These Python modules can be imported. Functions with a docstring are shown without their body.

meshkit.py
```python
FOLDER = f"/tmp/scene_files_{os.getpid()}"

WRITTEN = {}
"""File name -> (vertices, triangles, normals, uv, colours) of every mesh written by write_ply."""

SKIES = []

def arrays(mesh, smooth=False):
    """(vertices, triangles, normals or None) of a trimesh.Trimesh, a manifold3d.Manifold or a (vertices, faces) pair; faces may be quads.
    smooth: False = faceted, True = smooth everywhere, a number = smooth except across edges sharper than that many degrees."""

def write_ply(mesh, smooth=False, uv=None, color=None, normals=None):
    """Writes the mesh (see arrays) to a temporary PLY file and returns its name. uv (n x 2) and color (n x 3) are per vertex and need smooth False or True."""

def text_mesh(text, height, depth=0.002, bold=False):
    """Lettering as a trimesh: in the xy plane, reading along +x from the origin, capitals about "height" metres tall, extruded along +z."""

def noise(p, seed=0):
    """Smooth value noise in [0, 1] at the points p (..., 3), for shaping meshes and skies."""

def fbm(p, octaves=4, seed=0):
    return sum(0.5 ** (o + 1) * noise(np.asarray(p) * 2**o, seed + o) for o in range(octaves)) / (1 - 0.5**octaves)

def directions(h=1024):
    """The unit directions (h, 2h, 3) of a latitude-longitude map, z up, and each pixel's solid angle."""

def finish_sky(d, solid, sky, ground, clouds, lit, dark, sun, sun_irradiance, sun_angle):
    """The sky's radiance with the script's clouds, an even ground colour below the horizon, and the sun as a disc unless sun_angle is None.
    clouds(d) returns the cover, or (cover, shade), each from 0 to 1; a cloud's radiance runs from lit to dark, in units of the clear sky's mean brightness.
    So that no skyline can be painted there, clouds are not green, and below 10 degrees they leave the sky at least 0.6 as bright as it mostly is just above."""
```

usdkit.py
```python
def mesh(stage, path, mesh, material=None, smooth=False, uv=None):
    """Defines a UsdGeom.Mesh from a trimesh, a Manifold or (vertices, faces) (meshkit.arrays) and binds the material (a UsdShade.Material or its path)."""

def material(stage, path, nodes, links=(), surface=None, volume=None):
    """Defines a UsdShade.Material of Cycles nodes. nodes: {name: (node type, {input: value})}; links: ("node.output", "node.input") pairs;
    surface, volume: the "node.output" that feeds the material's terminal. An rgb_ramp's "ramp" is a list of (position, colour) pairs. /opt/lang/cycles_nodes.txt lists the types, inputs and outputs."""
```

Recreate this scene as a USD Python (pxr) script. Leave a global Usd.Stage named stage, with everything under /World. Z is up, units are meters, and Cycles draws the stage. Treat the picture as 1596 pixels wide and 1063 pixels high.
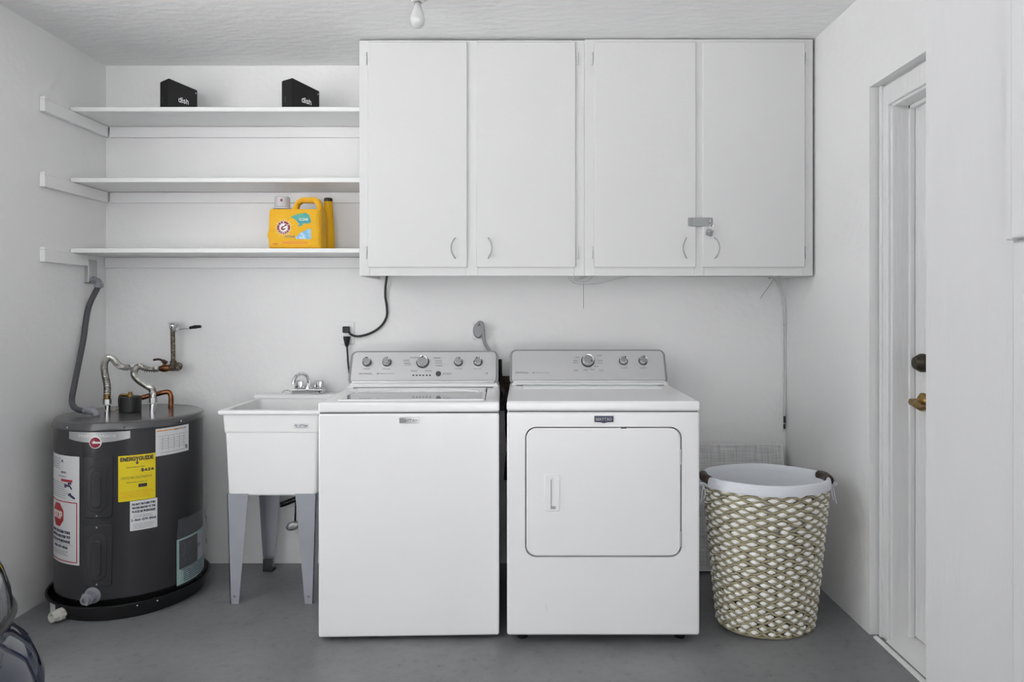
import math, random
import numpy as np, trimesh, manifold3d, usdkit, meshkit
from shapely.geometry import Polygon, Point, box as sbox
from shapely.ops import unary_union
from pxr import Usd, UsdGeom, UsdLux, UsdShade, Gf, Sdf, Vt

stage = Usd.Stage.CreateInMemory()
UsdGeom.SetStageUpAxis(stage, 'Z'); UsdGeom.SetStageMetersPerUnit(stage, 1.0)
UsdGeom.Xform.Define(stage, '/World'); UsdGeom.Scope.Define(stage, '/World/Looks')
random.seed(7); rng = np.random.default_rng(7)

# ------------------------------------------------------------------ camera, sky, exposure
F, VX, VY = 1085.0, 815.0, 482.0            # focal length and optical centre in pixels of the 1596 x 1063 frame
D, EYE = F / 308.0, 1.286                   # distance to the back wall (y = 0), eye height
cam = UsdGeom.Camera.Define(stage, '/World/camera')
cam.CreateHorizontalApertureAttr(36.0); cam.CreateFocalLengthAttr(36.0 * F / 1596)
cam.CreateHorizontalApertureOffsetAttr((798 - VX) * 36 / 1596)
cam.CreateVerticalApertureOffsetAttr((VY - 531.5) * 36 / 1596)
cam.CreateClippingRangeAttr(Gf.Vec2f(0.02, 200))
cx_ = UsdGeom.Xformable(cam); cx_.AddTranslateOp().Set(Gf.Vec3d(0, -D, EYE)); cx_.AddRotateXOp().Set(90.0)
EXPOSURE = -0.62
cam.CreateExposureAttr(EXPOSURE)
# overcast daylight: an even white sky that comes in through the open garage front behind the camera
sky = UsdLux.DomeLight.Define(stage, '/World/sky')
sky.CreateIntensityAttr(1.0); sky.CreateExposureAttr(0.3); sky.CreateColorAttr(Gf.Vec3f(0.985, 0.99, 1.0))

# sun high behind the house: it never reaches the alcove, but the driveway it lights sends daylight up to the ceiling
sun = UsdLux.DistantLight.Define(stage, '/World/sun')
sun.CreateNormalizeAttr(True); sun.CreateIntensityAttr(15.0); sun.CreateAngleAttr(0.53); sun.CreateColorAttr(Gf.Vec3f(1.0, 0.995, 0.985))
UsdGeom.Xformable(sun).AddRotateXYZOp().Set(Gf.Vec3f(-38, -14, 0))

# ------------------------------------------------------------------ helpers
used = {}
def numbered(path):
    n = used.get(path, 0); used[path] = n + 1
    return path if n == 0 else f'{path}_{n:03d}'

def mat(name, color=(.8, .8, .8), rough=.5, metal=0., bump=None, vary=None, **kw):
    """bump: (scale, distance[, stretch]); vary: (scale, colour2[, stretch, lo, hi])"""
    nodes = {'p': ('principled_bsdf', dict(base_color=color, roughness=rough, metallic=metal, **kw))}; links = []
    if bump or vary: nodes['tc'] = ('texture_coordinate', {})
    if bump:
        st = bump[2] if len(bump) > 2 else (1, 1, 1)
        nodes['m1'] = ('mapping', dict(scale=tuple(bump[0] * s for s in st)))
        nodes['n1'] = ('noise_texture', dict(scale=1.0, detail=4.0)); nodes['b'] = ('bump', dict(strength=1.0, distance=bump[1]))
        links += [('tc.object', 'm1.vector'), ('m1.vector', 'n1.vector'), ('n1.fac', 'b.height'), ('b.normal', 'p.normal')]
    if vary:
        st = vary[2] if len(vary) > 2 else (1, 1, 1); lo, hi = vary[3:5] if len(vary) > 3 else (.35, .65)
        nodes['m2'] = ('mapping', dict(scale=tuple(vary[0] * s for s in st)))
        nodes['n2'] = ('noise_texture', dict(scale=1.0, detail=5.0)); nodes['r'] = ('rgb_ramp', dict(ramp=[(lo, color), (hi, vary[1])]))
        links += [('tc.object', 'm2.vector'), ('m2.vector', 'n2.vector'), ('n2.fac', 'r.fac'), ('r.color', 'p.base_color')]
    return usdkit.material(stage, '/World/Looks/' + name, nodes, links, surface='p.BSDF')

LOC = {}
def setd(prim, **kw):
    for k, v in kw.items():
        if v is not None: prim.SetCustomDataByKey(k, v)
    return prim

def thing(name, label=None, cat=None, loc=(0, 0, 0), rotz=0., group=None, kind=None):
    x = UsdGeom.Xform.Define(stage, numbered('/World/' + name)); x.AddTranslateOp().Set(Gf.Vec3d(*map(float, loc)))
    if rotz: x.AddRotateZOp().Set(float(rotz))
    LOC[str(x.GetPath())] = np.array(loc, float)
    return setd(x.GetPrim(), label=label, category=cat, group=group, kind=kind)

def tm(m):
    if isinstance(m, manifold3d.Manifold):
        a = m.to_mesh(); return trimesh.Trimesh(a.vert_properties[:, :3], a.tri_verts, process=False)
    if isinstance(m, (list,)): return trimesh.util.concatenate([tm(k) for k in m])
    return m

def obj(name, mesh, m, parent=None, smooth=35, label=None, cat=None, group=None, kind=None):
    """One Mesh prim; vertices are given in world metres and stored relative to the thing it belongs to."""
    base = str(parent.GetPath()) if parent is not None else '/World'
    root = '/'.join(base.split('/')[:3])
    mesh = tm(mesh)
    v = np.array(mesh.vertices) - LOC.get(root, 0)
    p = usdkit.mesh(stage, numbered(base + '/' + name), trimesh.Trimesh(v, mesh.faces, process=False), m, smooth=smooth).GetPrim()
    return setd(p, label=label, category=cat, group=group, kind=kind)

def struct(name, mesh, m, parent=None, **kw):
    return obj(name, mesh, m, parent, kind=None if parent is not None else 'structure', **kw)

def copy_of(src, loc, rotz=0., label=None, group=None):
    was = src.GetCustomData(); name = src.GetName()
    r = thing(name, label or was['label'], was['category'], loc, rotz, group or was.get('group'))
    r.GetReferences().AddInternalReference(src.GetPath()); r.SetInstanceable(True)
    return r

def at(px, py, Y):
    s = F / (Y + D); return np.array([(px - VX) / s, Y, EYE - (py - VY) / s])

def bx(x0, x1, y0, y1, z0, z1):
    m = trimesh.creation.box((abs(x1 - x0), abs(y1 - y0), abs(z1 - z0))); m.apply_translation(((x0 + x1) / 2, (y0 + y1) / 2, (z0 + z1) / 2)); return m

def hull(pts): return trimesh.PointCloud(np.asarray(pts, float)).convex_hull
def mhull(pts): return manifold3d.Manifold.hull_points(np.asarray(pts, float))
def cbox(x0, x1, y0, y1, z0, z1, c=.003):
    p = []
    for sx, a in ((1, x0), (-1, x1)):
        for sy, b in ((1, y0), (-1, y1)):
            for sz, d in ((1, z0), (-1, z1)):
                p += [(a, b + sy * c, d + sz * c), (a + sx * c, b, d + sz * c), (a + sx * c, b + sy * c, d)]
    return hull(p)
def rbox(x0, x1, y0, y1, z0, z1, r=.01, n=16):
    s = manifold3d.Manifold.sphere(r, n); k = []
    for a in (x0 + r, x1 - r):
        for b in (y0 + r, y1 - r):
            for d in (z0 + r, z1 - r): k.append(s.translate((a, b, d)))
    return manifold3d.Manifold.batch_hull(k)
def rrect(w, h, r, n=8, cx=0, cy=0):
    r = min(r, w / 2 - 1e-4, h / 2 - 1e-4)
    return sbox(cx - w / 2 + r, cy - h / 2 + r, cx + w / 2 - r, cy + h / 2 - r).buffer(r, quad_segs=n)
def ext(poly, d):
    gs = getattr(poly, 'geoms', [poly])
    return trimesh.util.concatenate([trimesh.creation.extrude_polygon(g, d, engine='earcut') for g in gs])
def bevel_plate(poly, d, c):
    """Convex outline as a plate with a chamfered front (+z) edge."""
    a = np.array(poly.exterior.coords)[:-1]; b = np.array(poly.buffer(-c).exterior.coords)[:-1]
    return hull(np.vstack([np.c_[a, np.zeros(len(a))], np.c_[a, np.full(len(a), d - c)], np.c_[b, np.full(len(b), d)]]))
def face(m, o=(0, 0, 0), u=(1, 0, 0), v=(0, 0, 1)):
    """Lays a mesh modelled in xy (depth +z) onto the plane o + x u + y v, depth along u x v turned to face -y for the default."""
    u, v = np.array(u, float), np.array(v, float); n = np.cross(u, v); V = np.array(m.vertices)
    return trimesh.Trimesh(np.array(o) + V[:, :1] * u + V[:, 1:2] * v + V[:, 2:3] * n, m.faces, process=False)
def text(s, h, d=.0006, bold=False, center=True):
    m = meshkit.text_mesh(s, h, d, bold)
    if center: b = m.bounds; m.apply_translation((-(b[0][0] + b[1][0]) / 2, -(b[0][1] + b[1][1]) / 2, 0))
    return m
def fit(m, w, h=None):
    b = m.bounds; s = w / (b[1][0] - b[0][0]); t = (h / (b[1][1] - b[0][1])) if h else s
    m.apply_transform(np.diag([s, t, 1, 1])); b = m.bounds
    m.apply_translation((-(b[0][0] + b[1][0]) / 2, -(b[0][1] + b[1][1]) / 2, 0)); return m
def heavy(s_, h, k=.05):
    m = text(s_, h, .0006, True); return trimesh.util.concatenate([m, shift(m, k * h, 0), shift(m, -k * h, 0), shift(m, 0, k * h * .6), shift(m, 0, -k * h * .6)])
def shift(m, dx, dy, dz=0): m = m.copy(); m.apply_translation((dx, dy, dz)); return m
def lines(w, h, rows, t, ragged=.25, seed=0, words=False):
    """Rows of fine print too small to read: thin bars."""
    r = random.Random(seed); k = []
    for i in range(rows):
        y = h / 2 - (i + .5) * h / rows; x = -w / 2; end = w / 2 * (1 - ragged * r.random())
        while x < end:
            L = min(r.uniform(.1, .3) * w if words else 9, end - x)
            if L > .002: k.append(sbox(x, y - t / 2, x + L, y + t / 2))
            x += L + (.012 * w + .0008)
    return trimesh.util.concatenate([ext(p, .0004) for p in k])
def spline(pts, n=8):
    p = np.asarray(pts, float); p = np.vstack([2 * p[0] - p[1], p, 2 * p[-1] - p[-2]]); out = []
    for i in range(1, len(p) - 2):
        for t in np.linspace(0, 1, n, endpoint=False):
            a, b, c, d = p[i - 1:i + 3]
            out.append(.5 * (2 * b + (c - a) * t + (2 * a - 5 * b + 4 * c - d) * t ** 2 + (3 * b - a - 3 * c + d) * t ** 3))
    return np.array(out + [p[-2]])
def tube(path, r, sides=10, caps=True):
    p = np.asarray(path, float); n = len(p); r = np.broadcast_to(r, (n,))
    t = np.gradient(p, axis=0); t /= np.linalg.norm(t, axis=1, keepdims=True) + 1e-12
    a = np.cross(t[0], (0, 0, 1) if abs(t[0][2]) < .9 else (1, 0, 0)); a /= np.linalg.norm(a); A = []
    for i in range(n):
        a = a - t[i] * (a @ t[i]); a /= np.linalg.norm(a) + 1e-12; A.append(a)
    A = np.array(A); B = np.cross(t, A); g = np.arange(sides) * 2 * np.pi / sides
    v = (p[:, None] + r[:, None, None] * (np.cos(g)[None, :, None] * A[:, None] + np.sin(g)[None, :, None] * B[:, None])).reshape(-1, 3)
    f = []
    for i in range(n - 1):
        for j in range(sides):
            k = (j + 1) % sides; q = (i * sides + j, i * sides + k, (i + 1) * sides + k, (i + 1) * sides + j); f += [(q[0], q[1], q[2]), (q[0], q[2], q[3])]
    if caps:
        v = np.vstack([v, p[0], p[-1]]); c0, c1 = n * sides, n * sides + 1
        for j in range(sides): k = (j + 1) % sides; f += [(c0, k, j), (c1, (n - 1) * sides + j, (n - 1) * sides + k)]
    return trimesh.Trimesh(v, f, process=False)
def lathe(prof, o=(0, 0, 0), axis=(0, 0, 1), n=32):
    """prof: (radius, height) pairs along the axis."""
    ax = np.array(axis, float); ax /= np.linalg.norm(ax)
    u = np.cross(ax, (0, 0, 1) if abs(ax[2]) < .9 else (1, 0, 0)); u /= np.linalg.norm(u); w = np.cross(ax, u)
    g = np.arange(n) * 2 * np.pi / n; P = np.array(prof, float); v = []; f = []
    for r, h in P: v += [np.array(o) + h * ax + r * (math.cos(q) * u + math.sin(q) * w) for q in g]
    for i in range(len(P) - 1):
        for j in range(n):
            k = (j + 1) % n; f += [(i * n + j, i * n + k, (i + 1) * n + k), (i * n + j, (i + 1) * n + k, (i + 1) * n + j)]
    m = trimesh.Trimesh(np.array(v), f, process=True); m.merge_vertices(); m.update_faces(m.nondegenerate_faces()); return m
def disc(r, h, o, axis=(0, 0, 1), c=.0, n=32):
    c = c or r * .08; return lathe([(0, 0), (r, 0), (r, h - c), (r - c, h), (0, h)], o, axis, n)
def sub(a, b):
    def mf(m):
        if isinstance(m, manifold3d.Manifold): return m
        m = m.copy(); m.merge_vertices()
        return manifold3d.Manifold(manifold3d.Mesh(m.vertices.astype(np.float32), m.faces.astype(np.uint32)))
    return mf(a) - mf(b)

# ------------------------------------------------------------------ materials
M = {}
M['wall'] = mat('wall_paint', (.87, .87, .87), .6, bump=(26, .0022), vary=(2.2, (.85, .85, .85)))
M['ceiling'] = mat('ceiling_paint', (.92, .92, .92), .75, bump=(14, .004, (1, 2.2, 1)))
M['trim'] = mat('trim_paint', (.83, .83, .83), .42, bump=(9, .002, (6, 6, .6)))
M['post'] = mat('post_paint', (.69, .69, .70), .5, bump=(10, .0014, (9, 3.5, .4)))
M['cab'] = mat('cabinet_paint', (.70, .70, .70), .42, bump=(20, .0012))
M['shelf'] = mat('shelf_paint', (.86, .86, .86), .45, bump=(14, .001))
nodes = {'tc': ('texture_coordinate', {}), 'm': ('mapping', {}), 'n': ('noise_texture', dict(scale=2.6, detail=6.)), 'n2': ('noise_texture', dict(scale=26., detail=6., roughness=.7)),
         'r': ('rgb_ramp', dict(ramp=[(.3, (.18, .184, .192)), (.55, (.215, .22, .23)), (.75, (.25, .255, .265))])),
         'r2': ('rgb_ramp', dict(ramp=[(.0, (.68, .64, .6)), (.33, (.76, .73, .70)), (.41, (.95, .945, .94)), (.52, (1, 1, 1)), (.75, (1.06, 1.06, 1.06))])),
         'mx': ('mix_color', dict(blend_type='multiply', fac=1.0)),
         'rr': ('rgb_ramp', dict(ramp=[(.3, (.3, .3, .3)), (.7, (.5, .5, .5))])), 'b': ('bump', dict(strength=1., distance=.0015)),
         'p': ('principled_bsdf', dict(roughness=.4))}
M['floor'] = usdkit.material(stage, '/World/Looks/painted_concrete', nodes, [('tc.object', 'm.vector'), ('m.vector', 'n.vector'), ('m.vector', 'n2.vector'), ('n.fac', 'r.fac'), ('n2.fac', 'r2.fac'),
        ('r.color', 'mx.a'), ('r2.color', 'mx.b'), ('mx.result', 'p.base_color'), ('n.fac', 'rr.fac'), ('rr.color', 'p.roughness'), ('n2.fac', 'b.height'), ('b.normal', 'p.normal')], surface='p.BSDF')
M['drive'] = mat('driveway_concrete', (.52, .52, .52), .8, vary=(3, (.46, .46, .46)))
M['enamel'] = mat('white_enamel', (.88, .88, .89), .22, coat_weight=.3, coat_roughness=.1)
M['plastic'] = mat('white_plastic', (.87, .87, .87), .35)
M['tub'] = mat('tub_plastic', (.88, .88, .88), .38)
M['seam'] = mat('seam_gasket', (.1, .1, .105), .6)
M['grey_rim'] = mat('console_grey', (.30, .30, .305), .38, metal=.5)
M['silver'] = mat('brushed_silver', (.66, .66, .665), .38, metal=.9, bump=(40, .00006, (.2, 8, 8)))
M['lidgrey'] = mat('lid_glass', (.50, .51, .52), .08, coat_weight=1., coat_roughness=.03)
M['lip'] = mat('polished_lip', (.85, .85, .855), .25, metal=.8)
M['hasp'] = mat('zinc_plate', (.34, .355, .35), .45, metal=.4)
M['pull'] = mat('wire_pull', (.40, .40, .40), .45)
M['knob'] = mat('knob_metal', (.42, .42, .425), .3, metal=.9)
M['skirt'] = mat('knob_skirt', (.10, .10, .105), .3, metal=.7)
M['chrome'] = mat('chrome', (.78, .78, .79), .1, metal=1.)
M['satin'] = mat('satin_metal', (.55, .56, .56), .38, metal=.85)
M['steel'] = mat('corrugated_steel', (.66, .65, .62), .24, metal=1.)
M['galv'] = mat('galvanised_legs', (.36, .38, .42), .45, metal=.25, vary=(6, (.40, .42, .46)))
M['print'] = mat('dark_print', (.045, .045, .05), .6)
M['print_grey'] = mat('grey_print', (.22, .22, .23), .6)
M['ink_blue'] = mat('blue_ink', (.03, .035, .09), .6)
M['navy'] = mat('navy_badge', (.012, .02, .07), .3)
M['heater'] = mat('heater_grey', (.034, .034, .037), .36, coat_weight=.12, coat_roughness=.12, specular_ior_level=.4, bump=(18, .0006))
M['heater_top'] = mat('heater_lid_grey', (.07, .07, .074), .26, coat_weight=.4, coat_roughness=.1)
M['pan'] = mat('black_pan', (.012, .012, .013), .32)
M['black'] = mat('black_rubber', (.012, .012, .013), .45)
M['cord'] = mat('black_cord', (.014, .014, .015), .4)
M['greycord'] = mat('grey_cord', (.33, .33, .345), .5)
M['conduit'] = mat('grey_conduit', (.075, .075, .088), .45)
M['conduit_fit'] = mat('conduit_fitting', (.27, .27, .31), .5)
M['paper'] = mat('label_paper', (.74, .74, .75), .5)
M['yellow'] = mat('yellow_label', (.80, .63, .01), .5)
M['red'] = mat('red_print', (.42, .015, .02), .45)
M['brandred'] = mat('red_badge', (.25, .008, .03), .3)
M['brass'] = mat('old_brass', (.42, .28, .10), .3, metal=1., vary=(60, (.24, .15, .06)))
M['copper'] = mat('old_copper', (.33, .13, .06), .35, metal=.9, vary=(45, (.13, .055, .03)))
M['iron'] = mat('rusted_pipe', (.11, .085, .06), .55, metal=.5, vary=(70, (.30, .29, .26), (1, 1, 1), .5, .68))
M['bronze'] = mat('dark_bronze', (.07, .062, .045), .35, metal=.8)
M['pvc'] = mat('white_pvc', (.72, .71, .66), .4)
M['white_cable'] = mat('white_cable', (.72, .72, .72), .5)
M['string'] = mat('string', (.42, .42, .42), .8)
M['modem'] = mat('modem_black', (.008, .008, .009), .6, bump=(160, .0006), specular_ior_level=.3)
M['jug'] = mat('jug_yellow', (.82, .44, .001), .5, specular_ior_level=.35)
M['jugcap'] = mat('clear_cap', (.78, .76, .78), .2, transmission_weight=.35)
M['white_print'] = mat('white_print', (.85, .85, .83), .5)
M['teal'] = mat('teal_print', (.02, .30, .42), .4, vary=(30, (.10, .45, .25)))
M['lblue'] = mat('light_blue_print', (.08, .36, .66), .4, vary=(34, (.45, .68, .85)))
M['orange'] = mat('orange_print', (.78, .28, .01), .4)
M['lyellow'] = mat('pale_yellow_print', (.90, .76, .30), .4)
M['liner'] = mat('cotton_liner', (.76, .78, .83), .85, bump=(220, .001))
M['pad'] = mat('white_weave', (.91, .90, .86), .8, bump=(300, .001))
M['twine'] = mat('seagrass_twine', (.47, .41, .28), .85, bump=(420, .0018), vary=(70, (.38, .35, .23)))
M['leather'] = mat('brown_leather', (.035, .016, .012), .45)
M['rust'] = mat('rusty_brown', (.11, .07, .045), .85, vary=(40, (.03, .025, .02)))
M['brass_dull'] = M['brass']
M['bulb'] = mat('bulb_glass', (.85, .85, .85), .06, transmission_weight=.55, coat_weight=.4)
M['porcelain'] = mat('porcelain', (.80, .80, .79), .22)
M['film'] = usdkit.material(stage, '/World/Looks/clear_film', {'t': ('transparent_bsdf', {}), 'g': ('principled_bsdf', dict(base_color=(.62, .66, .72), roughness=.18)), 'x': ('mix_closure', dict(fac=.045))},
                            [('t.BSDF', 'x.closure1'), ('g.BSDF', 'x.closure2')], surface='x.closure')
M['lens'] = usdkit.material(stage, '/World/Looks/clear_lens', {'t': ('transparent_bsdf', {}), 'g': ('glossy_bsdf', dict(color=(.95, .97, 1), roughness=.03)), 'f': ('fresnel', dict(IOR=1.5)), 'x': ('mix_closure', {})},
                            [('f.fac', 'x.fac'), ('t.BSDF', 'x.closure1'), ('g.BSDF', 'x.closure2')], surface='x.closure')
M['carpaint'] = mat('car_paint', (.006, .014, .045), .05, specular_ior_level=.6)
M['lamp_in'] = mat('headlight_inside', (.72, .73, .75), .25, metal=.5)
M['carglass'] = mat('car_glass', (.01, .012, .015), .04, coat_weight=1.)
M['tyre'] = mat('tyre_rubber', (.015, .015, .016), .75)
M['mint'] = mat('mint_paper', (.40, .58, .57), .5)
M['lilac'] = mat('lilac_paper', (.50, .50, .60), .5)
# woven-looking grey screen panel: fine grid of crossing threads
nodes = {'tc': ('texture_coordinate', {}), 'ma': ('mapping', dict(scale=(190, 1, 6))), 'mb': ('mapping', dict(scale=(6, 1, 190))), 'na': ('noise_texture', dict(scale=1., detail=2.)), 'nb': ('noise_texture', dict(scale=1., detail=2.)),
         'mx': ('mix_color', dict(blend_type='mix', fac=.5)), 'r': ('rgb_ramp', dict(ramp=[(.36, (.55, .55, .555)), (.62, (.84, .84, .845))])), 'p': ('principled_bsdf', dict(roughness=.8))}
M['screen'] = usdkit.material(stage, '/World/Looks/woven_screen', nodes, [('tc.object', 'ma.vector'), ('tc.object', 'mb.vector'), ('ma.vector', 'na.vector'), ('mb.vector', 'nb.vector'), ('na.fac', 'mx.a'), ('nb.fac', 'mx.b'),
        ('mx.result', 'r.fac'), ('r.color', 'p.base_color')], surface='p.BSDF')

# ------------------------------------------------------------------ the setting
LX, RX, CZ = -2.11, 1.33, 2.5185            # left wall, right wall, ceiling
GY = -5.2                                    # the open garage front, behind the camera
def fz(x, y=0):                              # the slab rises a little towards the right wall
    t = np.clip((np.asarray(x, float) - .62) / .75, 0, 1); return .038 * t * t * (3 - 2 * t)
xs, ys = np.linspace(-3.7, 1.75, 80), np.linspace(GY, .12, 40)
gx, gy = np.meshgrid(xs, ys); V = np.stack([gx, gy, fz(gx)], -1).reshape(-1, 3); nx = len(xs)
fc = [q for j in range(len(ys) - 1) for i in range(nx - 1) for a in [j * nx + i] for q in ((a, a + 1, a + nx + 1), (a, a + nx + 1, a + nx))]
struct('floor', trimesh.Trimesh(V, fc, process=False), M['floor'], smooth=True, label='grey painted concrete floor of the laundry alcove', cat='floor')
struct('ground', [bx(-16, 16, -24, GY, -.3, -.01), bx(-16, -3.7, GY, 3, -.3, -.01), bx(1.75, 16, GY, -.3, -.3, -.01)], M['drive'], label='pale concrete driveway outside the open garage front', cat='ground')
struct('ceiling', bx(-3.75, 1.8, GY, .12, CZ, CZ + .1), M['ceiling'], label='white textured ceiling above the cabinets', cat='ceiling')
struct('wall_back', bx(LX - .15, RX + .25, 0, .12, -.05, CZ + .02), M['wall'], label='white back wall behind the washer and dryer', cat='wall')
struct('wall_left', [bx(LX - .15, LX, -1.15, .0, -.05, CZ + .02), bx(-3.75, LX - .15, -1.15, -1.0, -.05, CZ + .02)], M['wall'], label='white left wall beside the water heater', cat='wall')
struct('garage_post', [cbox(-3.72, -3.58, GY, GY + .14, -.05, CZ + .02, .004)], M['post'], label='white corner post of the open garage side', cat='post')
RY, RY2, RH, RD = -.851, -1.80, 2.138, 1.382  # door recess in the right wall: from, to, head height, depth plane
struct('wall_right', [bx(RX, RX + .25, RY, 0, -.05, CZ + .02), bx(RX, RX + .25, RY2 - .1, RY, RH, CZ + .02), bx(RX, RX + .25, GY, RY2, -.05, CZ + .02), bx(RX, RX + .25, GY, GY + .2, -.05, CZ + .02),
                      bx(RD, RX + .25, RY, RY + .001, -.05, RH)], M['wall'], label='white right wall with the door recess', cat='wall')
struct('wall_front', [bx(-3.75, 1.7, GY - .15, GY, 2.36, CZ + .02)], M['wall'], label='white beam over the open garage front', cat='wall')
# post at the right edge, near the camera: a stub of wall clad in painted boards
PY = -1.80
post = thing('wall_pier', 'white painted wood-clad wall pier in the right foreground', 'wall', (1.16, -2.1, 0), kind='structure')
fl, PX, PE = -.02, .9957, -2.5
struct('side_board', cbox(PX, PX + .03, -2.113, PY, fl, CZ, .003), M['post'], post)
struct('core', bx(PX + .004, RX + .1, PE, PY + -.004, fl, CZ), M['post'], post)
struct('trim_board', cbox(PX - .020, PX + .01, -2.132, -2.1145, 1.425, CZ, .0025), M['post'], post)
struct('trim_board', cbox(PX - .022, PX + .01, PE, -2.1335, 1.427, CZ, .0025), M['post'], post)
struct('panel', cbox(PX - .006, PX + .01, PE, -2.117, fl, 1.421, .002), M['post'], post)

# door in the right wall
door = thing('door_1', 'white painted door with a lever and deadbolt in the right wall recess', 'door', (1.45, -1.3, 0), kind='structure')
JY, LF = -.906, 1.462                        # far jamb, leaf plane
J2 = -1.735
head = 2.055
struct('casing', [cbox(RD - .012, RD + .03, JY, JY + .045, fl, head + .075, .003), cbox(RD - .012, RD + .03, J2 - .045, J2, fl, head + .075, .003), cbox(RD - .012, RD + .03, J2, JY, head, head + .075, .003),
                  cbox(RD - .02, RD + .01, JY + .03, JY + .046, fl, head + .082, .002)], M['trim'], door)
struct('wall_infill', [bx(RD, RX + .25, JY, RY, fl, RH), bx(RD, RX + .25, RY2, J2, fl, RH), bx(RD, RX + .25, J2, JY, head, RH)], M['wall'], door)
struct('jamb', [cbox(RD, LF + .06, JY - .012, JY + .01, fl, head, .002), cbox(RD, LF + .06, J2 - .01, J2 + .012, fl, head, .002), cbox(RD, LF + .06, J2, JY, head - .01, head + .02, .002)], M['trim'], door)
struct('door_stop', [cbox(LF - .02, LF - .001, JY - .024, JY - .01, .06, head, .002), cbox(LF - .02, LF - .001, J2, JY - .012, head - .022, head - .008, .002)], M['trim'], door)
leaf = struct('door_leaf', cbox(LF, LF + .044, J2 + .014, JY - .016, .066, head - .014, .002), M['trim'], door)
struct('raised_panel', [face(bevel_plate(rrect(.25, h, .004), .006, .004), (LF + .001, yy, zz), (0, -1, 0), (0, 0, 1)) for yy in (-1.13, -1.52) for h, zz in ((.62, .5), (.62, 1.35), (.22, 1.85))], M['trim'], leaf)
struct('threshold', hull([(RX + .02, JY, .028), (RX + .02, J2, .028), (RX + .02, JY, -.02), (RX + .02, J2, -.02), (LF, JY, .062), (LF, J2, .062), (1.58, JY, .062), (1.58, J2, .062), (1.58, JY, -.02), (1.58, J2, -.02), (RX + .045, JY, .046), (RX + .045, J2, .046)]), M['trim'], door)
struct('sill_edge', tube([(RX + .012, JY + .03, .034), (RX + .012, -1.3, .036), (RX + .012, J2, .036)], .012, 8), M['trim'], door)
struct('deadbolt', lathe([(0, .0), (.034, 0), (.034, .012), (.031, .018), (.022, .034), (.018, .036), (0, .036)], (LF, -.985, 1.090), (-1, 0, 0), 24), M['bronze'], door, label='dark bronze deadbolt')
dh = struct('door_handle', lathe([(0, 0), (.033, 0), (.033, .006), (.024, .014), (.013, .018), (.012, .05), (0, .052)], (LF, -.985, .948), (-1, 0, 0), 24), M['brass'], door, label='brass lever handle')
struct('lever', tube(spline([(LF - .045, -.985, .948), (LF - .05, -1.02, .944), (LF - .052, -1.06, .936), (LF - .05, -1.1, .944)], 6), [.012] * 9 + [.011] * 5 + [.009] * 5, 10), M['brass'], dh)

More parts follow.
